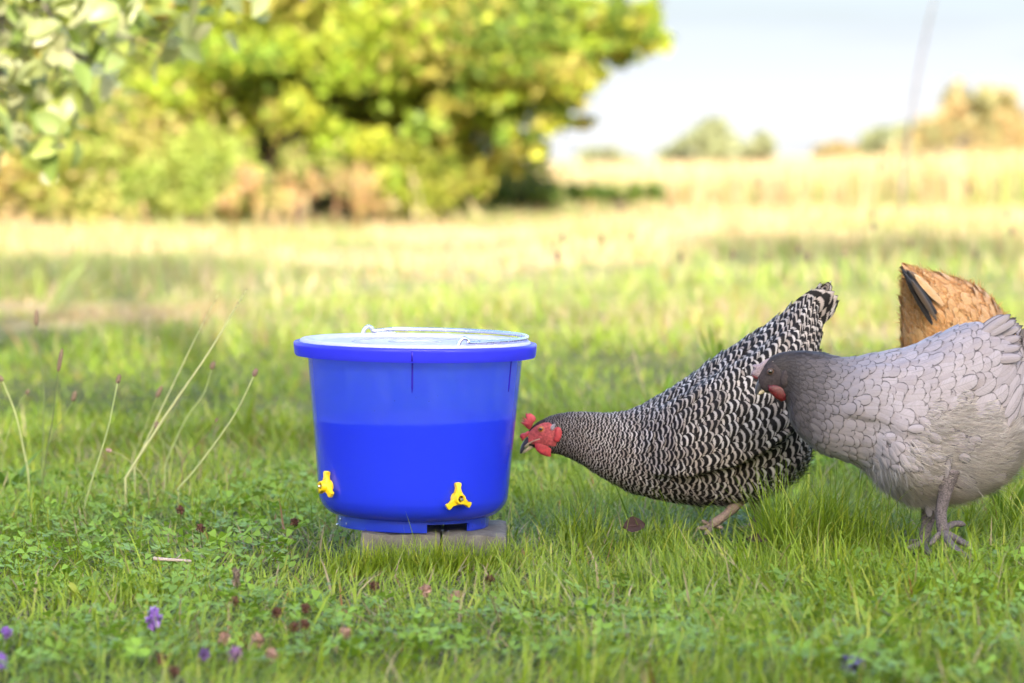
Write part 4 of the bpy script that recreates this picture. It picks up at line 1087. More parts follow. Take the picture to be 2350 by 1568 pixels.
for sg in (-1, 1):
    plate([ZH(a, b, sg * .009) for a, b in [(600, 1030), (700, 1005), (850, 1015), (980, 1000), (1072, 990), (1078, 1090), (1050, 1180), (1022, 1260), (1020, 1372), (940, 1382), (850, 1358), (740, 1310), (650, 1235), (600, 1140)]], 0, .0036, name='wattle', m=M['red_skin'], parent=hb)
    plate([ZH(a, b, sg * (23 * S_PX + .002)) for a, b in [(1125, 630), (1205, 598), (1275, 640), (1310, 725), (1300, 820), (1275, 900), (1240, 985), (1150, 995), (1075, 955), (1105, 880), (1112, 760)]], 0, .0030, name='ear_lobe', m=M['red_skin'], parent=hb)
    plate([ZH(a, b, sg * (22 * S_PX + .001)) for a, b in [(1000, 610), (1060, 530), (1140, 525), (1120, 620), (1080, 690), (1020, 700)]], 0, .0022, name='ear_tuft', m=M['ear_tuft'], parent=hb)
    eye(hb, Vector(ZH(752, 658, sg * (18.9 * S_PX))), .0050, M['iris'], sg, M['lid_red'])
beak(hb, ZH(226, 1300), ZH(460, 925), ZH(560, 1075), .0062, M['horn_dark'], M['horn'])
MB().add(*frame_tube(smooth_path([ZH(735, 915, -.0125), ZH(600, 955, -.010), ZH(450, 1030, -.0065), ZH(330, 1130, -.003)], 4), np.linspace(.0012, .0016, 13), 7)).build('mouth_edge', M['horn'], hb)

# ---- grey hen
DGY = 4.79
base_g = P(2150, 1250, DGY); base_g.z = float(gz(base_g.x, DGY)); og = np.array(base_g)
Z3 = lambda zx, zy, dy=0: np.array(P(1689 + zx * .4568, 587.5 + zy * .4568, DGY + dy)) - og
SG = .4568 * DGY / F
gp = [(112, 600, 112, 648, 12), (138, 552, 150, 688, 30), (185, 505, 222, 700, 44), (255, 484, 262, 760, 56), (345, 481, 280, 840, 82), (440, 492, 335, 915, 112), (545, 514, 430, 988, 155), (655, 500, 540, 1024, 190), (765, 480, 655, 1075, 215), (865, 460, 750, 1165, 230), (965, 422, 885, 1238, 236),
      (1062, 378, 1065, 1240, 236), (1150, 348, 1235, 1190, 218), (1215, 338, 1368, 1105, 188), (1268, 352, 1452, 960, 152), (1315, 374, 1490, 800, 108), (1355, 402, 1496, 640, 66), (1385, 440, 1478, 540, 36)]
def bul_g(s, th):
    a = np.where(th > np.pi, 2 * np.pi - th, th)
    thigh = .021 * np.exp(-((s - 9.3) / 1.0) ** 2 - ((a - 2.0) / .40) ** 2) - .006 * np.exp(-((s - 11.0) / .35) ** 2 - ((a - 2.2) / .5) ** 2)
    wing = .006 * sstep(5.8, 7, s) * sstep(11.5, 10.3, s) * sstep(.5, .9, a) * (1 - sstep(1.62, 1.74, a))
    return thigh + wing + .008 * np.exp(-((s - 12.6) / 1.2) ** 2 - ((a - 2.1) / .5) ** 2)
lfg = Loft([Z3(a, b) for a, b, c, d, e in gp], [Z3(c, d) for a, b, c, d, e in gp], [e * SG for *_, e in gp], np.array([0, 1.0, 0]), bul_g)
hg = empty('hen', base_g); tag(hg, 'lavender-grey laced hen with dark head standing at the right', 'hen')
M['laced'] = feather_mat('grey_laced_feather', 'laced', (.009, .0075, .0085), (.365, .338, .372), light2=(.022, .018, .020), mid=(.225, .195, .205), dark2=(.038, .032, .038))
M['grey_skin'] = plain('grey_under_down', (.33, .30, .295), .9, .1, .4, 90)
mb = MB(); lfg.mesh(mb, 96, 52, 0)
leg(mb, [Z3(1065, 1080, -.045), Z3(1052, 1180, -.05), Z3(1030, 1290, -.052), Z3(1040, 1385, -.055)], [.020, .0105, .0082, .0088],
    [([Z3(1040, 1385, -.055), Z3(1110, 1425, -.07), Z3(1160, 1450, -.08), Z3(1200, 1468, -.085)], .0060), ([Z3(1040, 1385, -.055), Z3(1085, 1455, -.10), Z3(1140, 1500, -.12), Z3(1198, 1535, -.13)], .0060), ([Z3(1040, 1375, -.055), Z3(1100, 1345, -.03), Z3(1155, 1352, -.02)], .0056), ([Z3(1040, 1385, -.055), Z3(1000, 1420, -.07), Z3(975, 1455, -.08)], .005)])
leg(mb, [Z3(990, 1180, .0), Z3(975, 1270, .005), Z3(958, 1360, .005), Z3(940, 1440, .0)], [.022, .013, .0085, .0085],
    [([Z3(940, 1440, 0), Z3(900, 1460, -.03), Z3(860, 1470, -.05)], .0058), ([Z3(940, 1440, 0), Z3(960, 1480, -.04), Z3(985, 1500, -.07)], .0058), ([Z3(940, 1440, 0), Z3(885, 1440, .02), Z3(850, 1440, .04)], .0055)])
mb.build('body', [M['grey_skin'], M['leg_grey']], hg)
ang = lambda th: th if th < math.pi else 2 * math.pi - th
def fluff_g(s, th):
    a = np.where(np.asarray(th) > np.pi, 2 * np.pi - np.asarray(th), th); s = np.asarray(s)
    edge = np.interp(s, [7.2, 8.2, 9.2, 10.2, 11, 12, 13, 14, 15], [3.3, 2.45, 1.66, 1.42, 1.36, 1.52, 1.88, 2.30, 3.3])
    return a > edge + .12 * np.sin(s * 5.1 + a * 3)
Lg = lambda s, th: float(np.interp(s, [1.5, 3, 4.5, 6, 8, 10.5, 12, 13.5, 15, 17], [.007, .012, .018, .024, .028, .034, .046, .056, .058, .050]))
Wg = lambda s, th: float(np.interp(s, [1.5, 3, 4.5, 6, 8, 10.5, 12, 13.5, 15, 17], [.0045, .0062, .0104, .0175, .0215, .0245, .028, .030, .030, .026]))
def tone_g(s, th):
    a = ang(th); return float(np.clip(np.interp(s, [2.8, 4.8, 6.3, 7.8], [0, .14, .62, 1.0]) + .15 * np.interp(a, [0, .6], [-1, 0]) * (s < 7), 0, 1))
def face_skip_g(s, th): return (s < face_edge(ang(th), 2.6) - .3 and ang(th) > .62) or (fluff_g(s, th) and random.random() > .10)
fl = plumage(lfg, .9, 16.6, Lg, Wg, tone_g, lambda s, th: .3, face_skip_g, row=.40, col=.64, lift=(.085, .035), curl=.25)
finish_feathers(hg, fl, M['laced'])
mb = MB()
down(mb, lfg, 95000, (7.0, 15.0), (1.2, 2 * np.pi - 1.2), .0185, .00042, [(.44, .415, .43), (.40, .375, .39), (.48, .455, .465), (.36, .335, .35)], lambda s, th: fluff_g(s, th) * 1.0, .42, .24)
tag(mb.build('down', M['dry'], hg), kind='stuff')
# loose small feathers over the thigh
fl = []
for k in range(60):
    s_ = random.gauss(9.6, .75); a_ = random.gauss(1.95, .26); th_ = a_ if random.random() < .25 else 2 * math.pi - a_
    p, t, n_ = lfg.frame(np.array([s_]), np.array([th_])); aa = random.gauss(0, .35); tt = t[0] * math.cos(aa) + np.cross(n_[0], t[0]) * math.sin(aa)
    tt = tt + np.array([0, 0, -.35]); tt -= n_[0] * np.dot(tt, n_[0]); tt /= np.linalg.norm(tt)
    fl.append((feather(p[0] + n_[0] * .004, tt, n_[0], random.uniform(.018, .028), random.uniform(.012, .018), .10, .2, .4, random.random(), .8 + .2 * random.random(), .3), -n_[0][1], p[0]))
finish_feathers(hg, fl, M['laced'], 0, rest='thigh_plumage')
for (x0, y0, x1, y1, dy, W) in [(1250, 430, 1436, 346, -.02, .017), (1240, 410, 1412, 316, -.03, .017), (1225, 400, 1382, 288, -.03, .018), (1260, 455, 1440, 396, -.025, .018), (1250, 490, 1440, 446, -.035, .018), (1240, 425, 1398, 300, .02, .018), (1250, 440, 1432, 338, .02, .018), (1215, 385, 1345, 290, -.015, .016), (1215, 390, 1362, 292, .012, .016), (1250, 420, 1424, 330, -.012, .016), (1260, 470, 1444, 420, -.012, .016), (1235, 405, 1370, 306, -.022, .015), (1270, 520, 1446, 500, -.045, .02)]:
    long_feather(hg, 'tail_feather', Z3(x0, y0, dy), Z3(x1, y1, dy * 1.1), W, (.1, -1 if dy < 0 else 1, .35), M['laced'], random.uniform(.7, .95), .3, .22, .35, .5)
for k in range(26):                                          # loose feathers round the tops of the legs
    near = k % 2 == 0; cx_, cy_, dy_ = (1062, 1010, -.050) if near else (985, 1195, -.012)
    a_ = random.uniform(-1, 1); x0 = cx_ + a_ * 42; y0 = cy_ + random.uniform(-40, 25)
    long_feather(hg, 'thigh_feather', Z3(x0, y0, dy_ - .018 * math.sqrt(1 - a_ * a_ * .9)), Z3(x0 - a_ * 12 + random.uniform(-8, 8), y0 + random.uniform(70, 120), dy_ - .013 * math.sqrt(1 - a_ * a_ * .9)), random.uniform(.010, .016), (a_ * .8, -1, .1), M['laced'], random.uniform(.5, .9), .3, .1, .3, .5)
face(hg, lfg, 0.02, 2.6, .40, 2.9, M['dark_skin'], .0018)
plate([Z3(a, b) for a, b in [(172, 512), (150, 520), (130, 535), (112, 545), (92, 545), (78, 552), (92, 562), (80, 582), (74, 594), (92, 604), (112, 616), (126, 604), (134, 580), (150, 556), (168, 535)]], 0, .0045, name='comb', m=M['comb_grey'], parent=hg, centre=Z3(118, 572))
plate([Z3(a, b, -.006) for a, b in [(76, 592), (92, 600), (114, 612), (106, 622), (88, 614)]], 0, .0035, name='comb', m=M['dark_red'], parent=hg)
for sg in (-1, 1):
    plate([Z3(a, b, sg * .010) for a, b in [(160, 650), (195, 646), (228, 652), (248, 668), (254, 700), (248, 724), (230, 734), (205, 720), (184, 700), (164, 674)]], 0, .0040, name='wattle', m=M['dark_red'], parent=hg)
    plate([Z3(a, b, sg * (46 * SG + .001)) for a, b in [(232, 580), (250, 572), (262, 595), (265, 630), (255, 655), (238, 662), (222, 645), (222, 612)]], 0, .0032, name='ear_lobe', m=M['dark_skin'], parent=hg)
    eye(hg, Vector(Z3(172, 580, sg * (37.5 * SG))), .0056, M['iris_dark'], sg, M['dark_skin'])
beak(hg, Z3(102, 698), Z3(136, 628), Z3(156, 664), .0070, M['horn_dark'], M['horn'])

# ---- buff hen, tail towards us, head down behind the grey one
DBU = 5.36
base_u = P(2200, 1175, DBU + .1); base_u.z = float(gz(base_u.x, DBU + .1)); ou = np.array(base_u)
U = lambda px, py, d: np.array(P(px, py, d)) - ou
up_ = [(2330, 1015, 2350, 1050, 12, 5.72), (2325, 975, 2330, 1062, 24, 5.70), (2318, 920, 2296, 1070, 44, 5.66), (2308, 850, 2262, 1078, 78, 5.60), (2292, 782, 2228, 1080, 100, 5.54), (2268, 722, 2185, 1060, 104, 5.48), (2236, 672, 2148, 1000, 96, 5.42), (2196, 646, 2122, 900, 76, 5.37), (2150, 634, 2104, 810, 52, 5.33), (2112, 626, 2094, 720, 28, 5.30), (2092, 622, 2088, 665, 12, 5.28)]
su = np.array([.82, -.57, 0]); su /= np.linalg.norm(su)
lfu = Loft([U(a, b, f) for a, b, c, d, e, f in up_], [U(c, d, f) for a, b, c, d, e, f in up_], [e * DBU / F for a, b, c, d, e, f in up_], su)
hu = empty('hen', base_u); tag(hu, 'buff golden hen with black tail tip, half hidden behind the grey hen', 'hen')
M['buff'] = feather_mat('buff_feather', 'buff', (.55, .30, .125), (.76, .52, .28), light2=(.50, .25, .10), edge=(.84, .68, .48))
mb = MB(); lfu.mesh(mb, 70, 44, 0)
for dx in (-.03, .035):
    f0 = np.array([dx, .01, 0]); leg(mb, [f0 + np.array([.01, .02, .15]), f0 + np.array([.0, .02, .09]), f0 + np.array([.0, .01, .05]), f0 + np.array([0, 0, .008])], [.022, .011, .0068, .0075],
        [([f0 + np.array([0, 0, .006]), f0 + np.array([.03, .02, .006]), f0 + np.array([.055, .04, .003])], .0045), ([f0 + np.array([0, 0, .006]), f0 + np.array([.02, .04, .006]), f0 + np.array([.03, .065, .003])], .0045), ([f0 + np.array([0, 0, .006]), f0 + np.array([-.01, .03, .006]), f0 + np.array([-.01, .06, .003])], .0045)])
mb.build('body', [plain('buff_under_down', (.45, .24, .10), .9, .1, .3, 90), M['leg_pale']], hu)
Lu = lambda s, th: float(np.interp(s, [1.5, 3, 5, 8, 10], [.012, .022, .034, .044, .040])); Wu = lambda s, th: float(np.interp(s, [1.5, 3, 5, 8, 10], [.007, .013, .019, .022, .016]))
fl = plumage(lfu, 1.5, 9.8, Lu, Wu, lambda s, th: 1.0 if random.random() > .02 else .4, lambda s, th: .3, lambda s, th: s < 2.2 and ang(th) > .7, row=.34, col=.55, lift=(.12, .07), curl=.25)
finish_feathers(hu, fl, M['buff'])
for (x0, y0, x1, y1, d0, d1, tone, W) in [(2150, 720, 2074, 614, 5.27, 5.22, 0, .018), (2140, 745, 2080, 622, 5.26, 5.210, 0, .016), (2140, 700, 2086, 618, 5.28, 5.225, 0, .018), (2150, 690, 2092, 622, 5.29, 5.23, .25, .022), (2165, 700, 2104, 628, 5.292, 5.236, 1, .016), 
        (2150, 735, 2096, 640, 5.262, 5.212, .1, .013)] + [(x_ + random.gauss(34, 16), y_ + random.gauss(62, 16), x_, y_, 5.272, 5.222 + .0005 * (x_ - 2100), 1, random.uniform(.013, .021)) for x_, y_ in [(random.uniform(2092, 2200), 0) for _ in range(0)] for y_ in [random.uniform(640, 740) + max(0, (x_ - 2150) * .1)]]:
    long_feather(hu, 'tail_feather', U(x0, y0, d0), U(x1, y1, d1), W, (.45, -.8, .3), M['buff'], tone, .3, .08, .2, .3)
mb = MB(); down(mb, lfu, 22000, (4, 9.95), (0, 6.28), .022, .0006, [(.66, .42, .20), (.60, .33, .13), (.74, .54, .32)], droop=.2, lift=.35)
tag(mb.build('down', M['dry'], hu), kind='stuff')
face(hu, lfu, .02, 2.2, .7, 2.9, M['red_skin'], .0018)
plate([U(a, b, 5.71) for a, b in [(2322, 985), (2312, 960), (2322, 968), (2322, 945), (2334, 962), (2342, 945), (2345, 968), (2356, 960), (2350, 985), (2340, 1010)]], 0, .003, name='comb', m=M['red_skin'], parent=hu)
beak(hu, U(2352, 1078, 5.73), U(2338, 1042, 5.72), U(2346, 1048, 5.72), .005, M['horn'], M['horn'])
for sg in (-1, 1): eye(hu, Vector(lfu.pos(np.array([1.3]), np.array([1.25 if sg > 0 else 5.03]))[0]), .0045, M['iris'], sg)

# ------------------------------------------------------------------ plantain stalks, clover heads, litter
PG = np.array([.22, .30, .10]); PB = np.array([.20, .12, .075])
def stalk(label, pts, d, head=True, hr=.0042, sr=.0014, hcol=(.23, .165, .11), scol=(.24, .31, .10), group='plantain stalks on the left', name='plantain_stalk', conv=None, lean_d=0.0):
    """pts: head tip, head base, then down the stem to the ground"""
    conv = conv or (lambda a, b: (a * .3863, 587.5 + b * .3863))
    w3 = [np.array(P(*conv(a, b), d + lean_d * k)) for k, (a, b) in enumerate(pts)]
    foot_ = w3[-1].copy(); foot_[2] = min(foot_[2], float(gz(foot_[0], foot_[1])))
    root = empty(name, foot_); tag(root, label, 'stalk' if head else 'grass stalk', group)
    w3 = [p - foot_ for p in w3]
    st = smooth_path(w3[:0:-1] if head else w3[::-1], 6)
    if w3[-1][2] > .002: st = np.vstack([[0, 0, 0], st])
    MB().add(*frame_tube(st, np.linspace(sr * 1.0, sr * (.62 if head else .35), len(st)), 7), col=np.array(scol) * 1.25).build('stem', M['dry'], root)
    a, b = w3[1], w3[0]; mb = MB(); L = np.linalg.norm(b - a); ax = (b - a) / L
    if head:
        nr = 14; t = np.linspace(0, 1, nr); rr = hr * np.interp(t, [0, .1, .3, .75, .93, 1], [.35, .8, 1, .92, .55, .1])
        mb.add(*frame_tube(a + np.outer(t * L, ax), rr, 10), col=hcol)
        s1 = np.cross(ax, [0, 1, 0]); s1 /= np.linalg.norm(s1); s2 = np.cross(ax, s1)
        for k in range(int(70 * min(1.6, L / .02))):
            tt = random.random(); a_ = random.uniform(0, 6.28); dr = math.cos(a_) * s1 + math.sin(a_) * s2
            r0 = hr * np.interp(tt, [0, .1, .3, .75, .93, 1], [.35, .8, 1, .92, .55, .1])
            p = a + ax * tt * L + dr * r0 * .8; q_ = p + dr * hr * .42 + ax * hr * .4; s_ = np.cross(dr, ax) * hr * .28
            mb.add([p - s_, p + s_, q_], None, [(0, 1, 2)], col=np.array(hcol) * random.uniform(.7, 1.7))
        mb.build('seed_head', M['matte'], root)
    else:
        for k in range(26):
            tt = random.random() ** 1.2; p = a + (b - a) * tt; dr = np.array([random.uniform(-1, 1), random.uniform(-1, 1), random.uniform(-.2, 1)]); dr /= np.linalg.norm(dr)
            q_ = p + (ax * .8 + dr * .4) * .006; s_ = np.cross(dr, ax) * .0011
            mb.add([p, (p + q_) / 2 - s_, q_, (p + q_) / 2 + s_], [(0, 1, 2, 3)], col=np.array([.28, .2, .14]) * random.uniform(.6, 1.4))
        mb.build('seed_spike', M['matte'], root)
stalk('tallest upright plantain stalk on the left, its pointed head highest', [(218, 320), (215, 415), (240, 620), (260, 800), (255, 1130), (250, 1240)], 5.95, hr=.0046, scol=(.16, .20, .08))
stalk('plantain stalk with the long brown cylindrical head at left', [(370, 548), (345, 688), (318, 940), (280, 1150), (245, 1430)], 5.55, hr=.0040, scol=(.13, .16, .06))
stalk('short plantain stalk with oval head leaning right at left', [(447, 805), (432, 865), (340, 1020), (265, 1180), (250, 1290)], 5.8, hr=.0048, scol=(.2, .25, .09))
stalk('plantain stalk with small head standing between the left cluster and the bent straws', [(712, 705), (697, 757), (640, 1030), (560, 1290), (505, 1470)], 5.4, hr=.0042, sr=.0019, scol=(.32, .38, .16))
stalk('thin plantain stalk with upright oval head left of the tall bent straws', [(962, 772), (930, 840), (880, 970), (800, 1190), (770, 1290)], 5.8, hr=.0044, sr=.0010, scol=(.25, .28, .12))
stalk('low thin plantain stalk with oval head crossing the pale straw', [(928, 982), (935, 1032), (965, 1110), (1000, 1280)], 5.75, hr=.0044, sr=.0008, scol=(.25, .28, .12))
stalk('thick pale grass straw bending right with brown seed tip, tallest beside the bucket', [(1462, 205), (1390, 325), (1230, 590), (1010, 910), (745, 1320)], 5.5, head=False, sr=.0026, scol=(.42, .44, .22), group='pale straws on the left')
stalk('thin pale grass straw behind the thick one, bending right', [(1298, 230), (1180, 450), (1050, 720), (930, 970), (800, 1250)], 5.75, head=False, sr=.0017, scol=(.40, .42, .22), group='pale straws on the left')
stalk('plantain stalk with dark round head right of the thick pale straw', [(1270, 628), (1256, 674), (1210, 820), (1110, 960), (1000, 1190), (980, 1260)], 5.8, hr=.0050, sr=.0014, scol=(.34, .40, .17))
stalk('pale plantain stalk leaning right, nearest of the stalks to the bucket', [(1526, 670), (1506, 716), (1390, 950), (1190, 1230), (1060, 1380)], 5.5, hr=.0046, sr=.0020, hcol=(.26, .17, .13), scol=(.36, .40, .18))
stalk('short brown stalk with tiny head low beside the leaning pale stalk', [(1292, 962), (1280, 986), (1215, 1080), (1130, 1160), (1080, 1230)], 5.75, hr=.0028, sr=.0009, scol=(.20, .14, .09))
stalk('curved pale plantain stalk at the left edge of the picture', [(-8, 712), (16, 745), (90, 930), (130, 1100), (168, 1290)], 5.7, hr=.0046, sr=.0020, scol=(.36, .40, .18))
stalk('small faint plantain stalk between the edge stalk and the tallest one', [(170, 796), (155, 820), (110, 890), (60, 1020), (20, 1180), (10, 1280)], 6.0, hr=.0036, sr=.0010, scol=(.25, .28, .12))
stalk('stalk with pinkish head bowed down to the left near the grass', [(628, 1150), (662, 1162), (740, 1195), (820, 1270), (882, 1350)], 5.55, hr=.0036, sr=.0013, hcol=(.40, .26, .22), scol=(.30, .30, .14))
rp_ = [(2020, 385, 12), (1740, 418, 13), (2226, 436, 11.5), (2004, 492, 12.5), (2005, 520, 10.5), (2312, 492, 12), (1832, 572, 11), (1936, 582, 10), (1292, 546, 10.5), (1382, 548, 11), (1450, 542, 12), (1852, 590, 10), (2240, 585, 11), (2322, 530, 10.5), (1560, 590, 10), (2090, 560, 11), (1680, 585, 9.5), (1280, 590, 9.5), (1760, 590, 12)]
RL = ['under the leaning pole', 'left of centre in the meadow on the right', 'near the right edge, high in the meadow', 'above the buff hen, taller', 'above the buff hen, shorter', 'at the right edge, higher', 'left of the buff hen tail, tallest there', 'beside the buff hen tail on its left', 'right of the bucket, first from it', 'right of the bucket, second from it', 'right of the bucket, third from it', 'nearest above the barred hen tail', 'right of the buff hen above the grey tail', 'at the right edge, lower', 'midway between bucket and barred tail', 'directly above the buff hen', 'left of the barred hen tail', 'right of the bucket and lowest there', 'above the barred hen back']
for (px, py, d), rl_ in zip(rp_, RL):
    hl = .030 * F / d
    gy = P(px, 500, d); g0 = 0.0
    t0 = P(px, py - hl * .5, d); h_ = t0.z
    ln_ = random.uniform(-.05, .05); py2 = 365 + H * F / d
    stalk('blurred dark plantain head ' + rl_, [(px, py - hl * .5), (px + random.uniform(-2, 2), py + hl * .5), (px + 6 * random.uniform(-1, 1), (py + py2) / 2), (px + 14 * random.uniform(-1, 1), py2)], d, hr=.0062, sr=.0016, hcol=(.11, .075, .06), scol=(.20, .24, .09), group='blurred plantain stalks behind the hens', conv=lambda a, b: (a, b))

def flower_head(name, label, px, py, d, r_, cols, elong=1.0, cat='flower head', group=None, n=70, stem=.03):
    p = P(px, py, d); z0 = float(gz(p.x, d)); p.z = max(p.z, z0 + .008)
    root = empty(name, (p.x, d, z0)); tag(root, label, cat, group); h = p.z - z0
    mb = MB(); c = np.array([0, 0, h]); cols = np.array(cols)
    th = np.linspace(0, math.pi, 6); v, q = lathe([(math.sin(t) * r_ * .62, -math.cos(t) * r_ * .62 * elong + h) for t in th], 9); mb.add(v, q, col=cols[0] * .7)
    for k in range(n):
        u = np.array([random.gauss(0, 1) for _ in range(3)]); u /= np.linalg.norm(u); e = np.array([1, 1, elong])
        b = c + u * e * r_ * .45; t_ = c + (u * e * r_ + np.array([0, 0, -.25 * r_])) * random.uniform(.85, 1.15); s_ = np.cross(u, np.random.default_rng(k).normal(0, 1, 3)); s_ /= np.linalg.norm(s_) + 1e-9
        m_ = b * .45 + t_ * .55 + u * r_ * .12; s_ *= r_ * .17
        mb.add([b, m_ - s_, t_, m_ + s_], [(0, 1, 2, 3)], col=cols[random.randint(0, len(cols) - 1)] * random.uniform(.7, 1.3))
    mb.build('head', M['matte'], root)
    pts = smooth_path([(random.uniform(-.004, .004), .004, 0), (0, .003, h * .6), (0, 0, h - r_ * .4)], 4)
    MB().add(*frame_tube(pts, .0009, 6), col=(.14, .17, .06)).build('stem', M['dry'], root)
BR = [(.13, .06, .04), (.18, .09, .055), (.09, .045, .035)]; PK = [(.42, .26, .20), (.36, .2, .17), (.30, .22, .12)]; PU = [(.30, .15, .55), (.40, .24, .66), (.24, .12, .40)]; TN = [(.22, .17, .13), (.17, .13, .10)]
gy_ = lambda py: H * F / (py - 366)
def fh(name, label, px, py, cols, r_=.0075, el=1.0, group=None, lift=.03, cat='flower head', n=70):
    d = gy_(py + lift * F / 4.6); flower_head(name, label, px, py, d, r_, cols, el, cat, group, n)
BRG = 'dried brown clover heads'
for (px, py, lb) in [(414, 1168, 'small dried brown clover head farthest left of the bucket foot'), (460, 1210, 'larger dried brown clover head left of the bucket, below the small one'), (676, 1196, 'dried brown clover head just left of the bucket foot'), (1124, 1328, 'dried brown clover head in the grass below the right concrete block'), (860, 1342, 'dark dried clover head below the left concrete block'),
                     (540, 1378, 'dark mauve clover head under the tall tan seed head'), (635, 1402, 'mauve-brown clover head left of the dark pair'), (674, 1436, 'left one of a pair of dark brown clover heads in the foreground'), (700, 1430, 'right one of a pair of dark brown clover heads in the foreground'), (370, 1508, 'dark clover head low in the left foreground'), (398, 1538, 'dark clover head lowest in the left foreground'), (700, 1394, 'brown clover head above the dark pair')]:
    fh('clover_head', lb, px, py, BR, .0075, 1.0, BRG)
PKG = 'faded pink clover heads'
for (px, py, lb) in [(514, 1462, 'faded pink clover head leftmost in the foreground'), (592, 1464, 'round faded pink clover head in the left foreground'), (792, 1452, 'faded pink clover head below the bucket, by itself'), (625, 1500, 'largest faded pink clover head lowest in the foreground'), (976, 1352, 'tan pink seed head in the grass below the bucket middle'), (1048, 1366, 'small tan pink seed head right of the taller one')]:
    fh('clover_head', lb, px, py, PK, .0085, 1.1, PKG)
fh('tan_seed_head', 'tall tan seed head in the grass left of the concrete blocks', 543, 1322, TN, .0075, 2.0, None, .045)
SHG = 'purple selfheal flowers'
fh('selfheal_flower', 'bright purple selfheal flower, the largest in the left foreground', 354, 1416, PU, .0105, 1.5, SHG, .035, 'flower', 110)
fh('selfheal_flower', 'pale purple flower at the left edge of the picture', 14, 1448, PU, .0075, 1.2, SHG, .03, 'flower')
fh('selfheal_flower', 'purple flower low in the bottom left corner', 2, 1514, PU, .0085, 1.4, SHG, .03, 'flower')
fh('selfheal_flower', 'small dark purple flower in the left foreground', 468, 1498, [(.13, .08, .2), (.18, .1, .28)], .0075, 1.2, SHG, .03, 'flower')
fh('selfheal_flower', 'pinkish purple flower next to the faded pink clover heads', 540, 1498, [(.26, .14, .3), (.36, .2, .3)], .009, 1.2, SHG, .03, 'flower')
fh('selfheal_flower', 'blue-violet crumpled flower in the right foreground', 1955, 1520, [(.14, .12, .32), (.2, .17, .4), (.1, .08, .2)], .016, .8, SHG, .03, 'flower', 60)

def dead_leaf(label, px, py, d, L, W, rot, tip, col=(.045, .026, .024)):
    p = P(px, py, d); mb = MB(); v = []; q = []
    prof = [(0, .05), (.12, .55), (.3, .9), (.5, 1), (.7, .85), (.88, .5), (1, .06)]
    for t, w_ in prof:
        for u in (-1, -.5, 0, .5, 1): v.append(((t - .5) * L, u * w_ * W / 2, .25 * W * abs(u) ** 1.5 * w_ + .12 * L * (t - .4) ** 2 + .002 * math.sin(t * 9 + u * 4)))
    q = [(i * 5 + j, i * 5 + j + 1, (i + 1) * 5 + j + 1, (i + 1) * 5 + j) for i in range(len(prof) - 1) for j in range(4)]
    bl = MB().add(v, q, col=col)
    z0 = float(gz(p.x, d)); root = empty('dead_leaf', (p.x, d, max(p.z, z0 + .01))); root.rotation_euler = (R(tip), R(random.uniform(-8, 8)), R(rot)); tag(root, label, 'leaf', 'dead leaves')
    bl.build('blade', M['matte'], root)
    MB().add(*frame_tube([(-L / 2, 0, .12 * L * .16), (0, 0, .0012), (L / 2, 0, .12 * L * .36)], [.0009, .0007, .0004], 5), col=np.array(col) * 1.5).build('midrib', M['matte'], root)
dead_leaf('dark brown curled dead leaf in the grass in front of the barred hen', 1455, 1208, 4.86, .034, .026, 12, 55)
dead_leaf('dark brown dead leaf lying in the grass between the two front hens', 1737, 1240, 4.78, .032, .018, -18, 35)
p = P(395, 1286, 4.63); tw = empty('twig', (p.x, 4.63, max(float(gz(p.x, 4.63)), p.z))); tag(tw, 'short pale dry twig lying in the grass left of the bucket', 'twig')
MB().add(*frame_tube(smooth_path([(-.027, 0, .003), (-.01, .002, .001), (.01, -.001, 0), (.027, .002, -.002)], 4), np.linspace(.0028, .0019, 13), 8), col=(.50, .40, .36)).build('stick', M['matte'], tw)
MB().add(*frame_tube([(.004, 0, .001), (.010, -.002, .005), (.013, -.003, .009)], [.0013, .001, .0006], 6), col=(.45, .36, .32)).build('side_twig', M['matte'], tw)

# broad-leaved plants with leaves of their own
def blade_leaf(root, p0, head, L, W, tilt, bend, col, z0=0.0):
    v = []; q = []; x = y = 0.0; z = z0; n_ = 9
    for k in range(n_ + 1):
        t = k / n_; w_ = W / 2 * (np.interp(t, [0, .15, .45, .75, .92, 1], [.25, .5, 1, .75, .35, .02]))
        fx, fy = math.cos(head), math.sin(head)
        for u in (-1, 0, 1): v.append((p0[0] + fx * x - fy * u * w_, p0[1] + fy * x + fx * u * w_, p0[2] + z + abs(u) * w_ * .35))
        a = tilt + bend * t; x += math.sin(a) * L / n_; z += math.cos(a) * L / n_
    q = [(i * 3 + j, i * 3 + j + 1, (i + 1) * 3 + j + 1, (i + 1) * 3 + j) for i in range(n_) for j in range(2)]
    MB().add(v, q, col=np.array(col) * random.uniform(.8, 1.2)).build('leaf', M['grass'], root)
def rosette(label, px, d, leaves, col, name='plantain_plant', group='broad-leaved plants'):
    p = P(px, 1000, d); root = empty(name, (p.x, d, float(gz(p.x, d)) - .003)); tag(root, label, 'plant', group)
    for (hd, L, W, tl, bd) in leaves: blade_leaf(root, (random.uniform(-.006, .006), random.uniform(-.006, .006), 0), R(hd), L, W, tl, bd, col)
rl = lambda n_, L0, L1, W, tl: [(random.uniform(0, 360), random.uniform(L0, L1), W * random.uniform(.8, 1.2), random.uniform(tl * .4, tl * 1.3), random.uniform(.2, .8)) for _ in range(n_)]
rosette('broad-leaved plantain plant just left of the bucket rim in the back', 565, 7.0, rl(11, .07, .12, .014, .40), (.22, .32, .045))
rosette('broad-leaved plant at the right edge behind the grey hen', 2315, 5.05, rl(8, .08, .14, .024, .3), (.15, .26, .035))
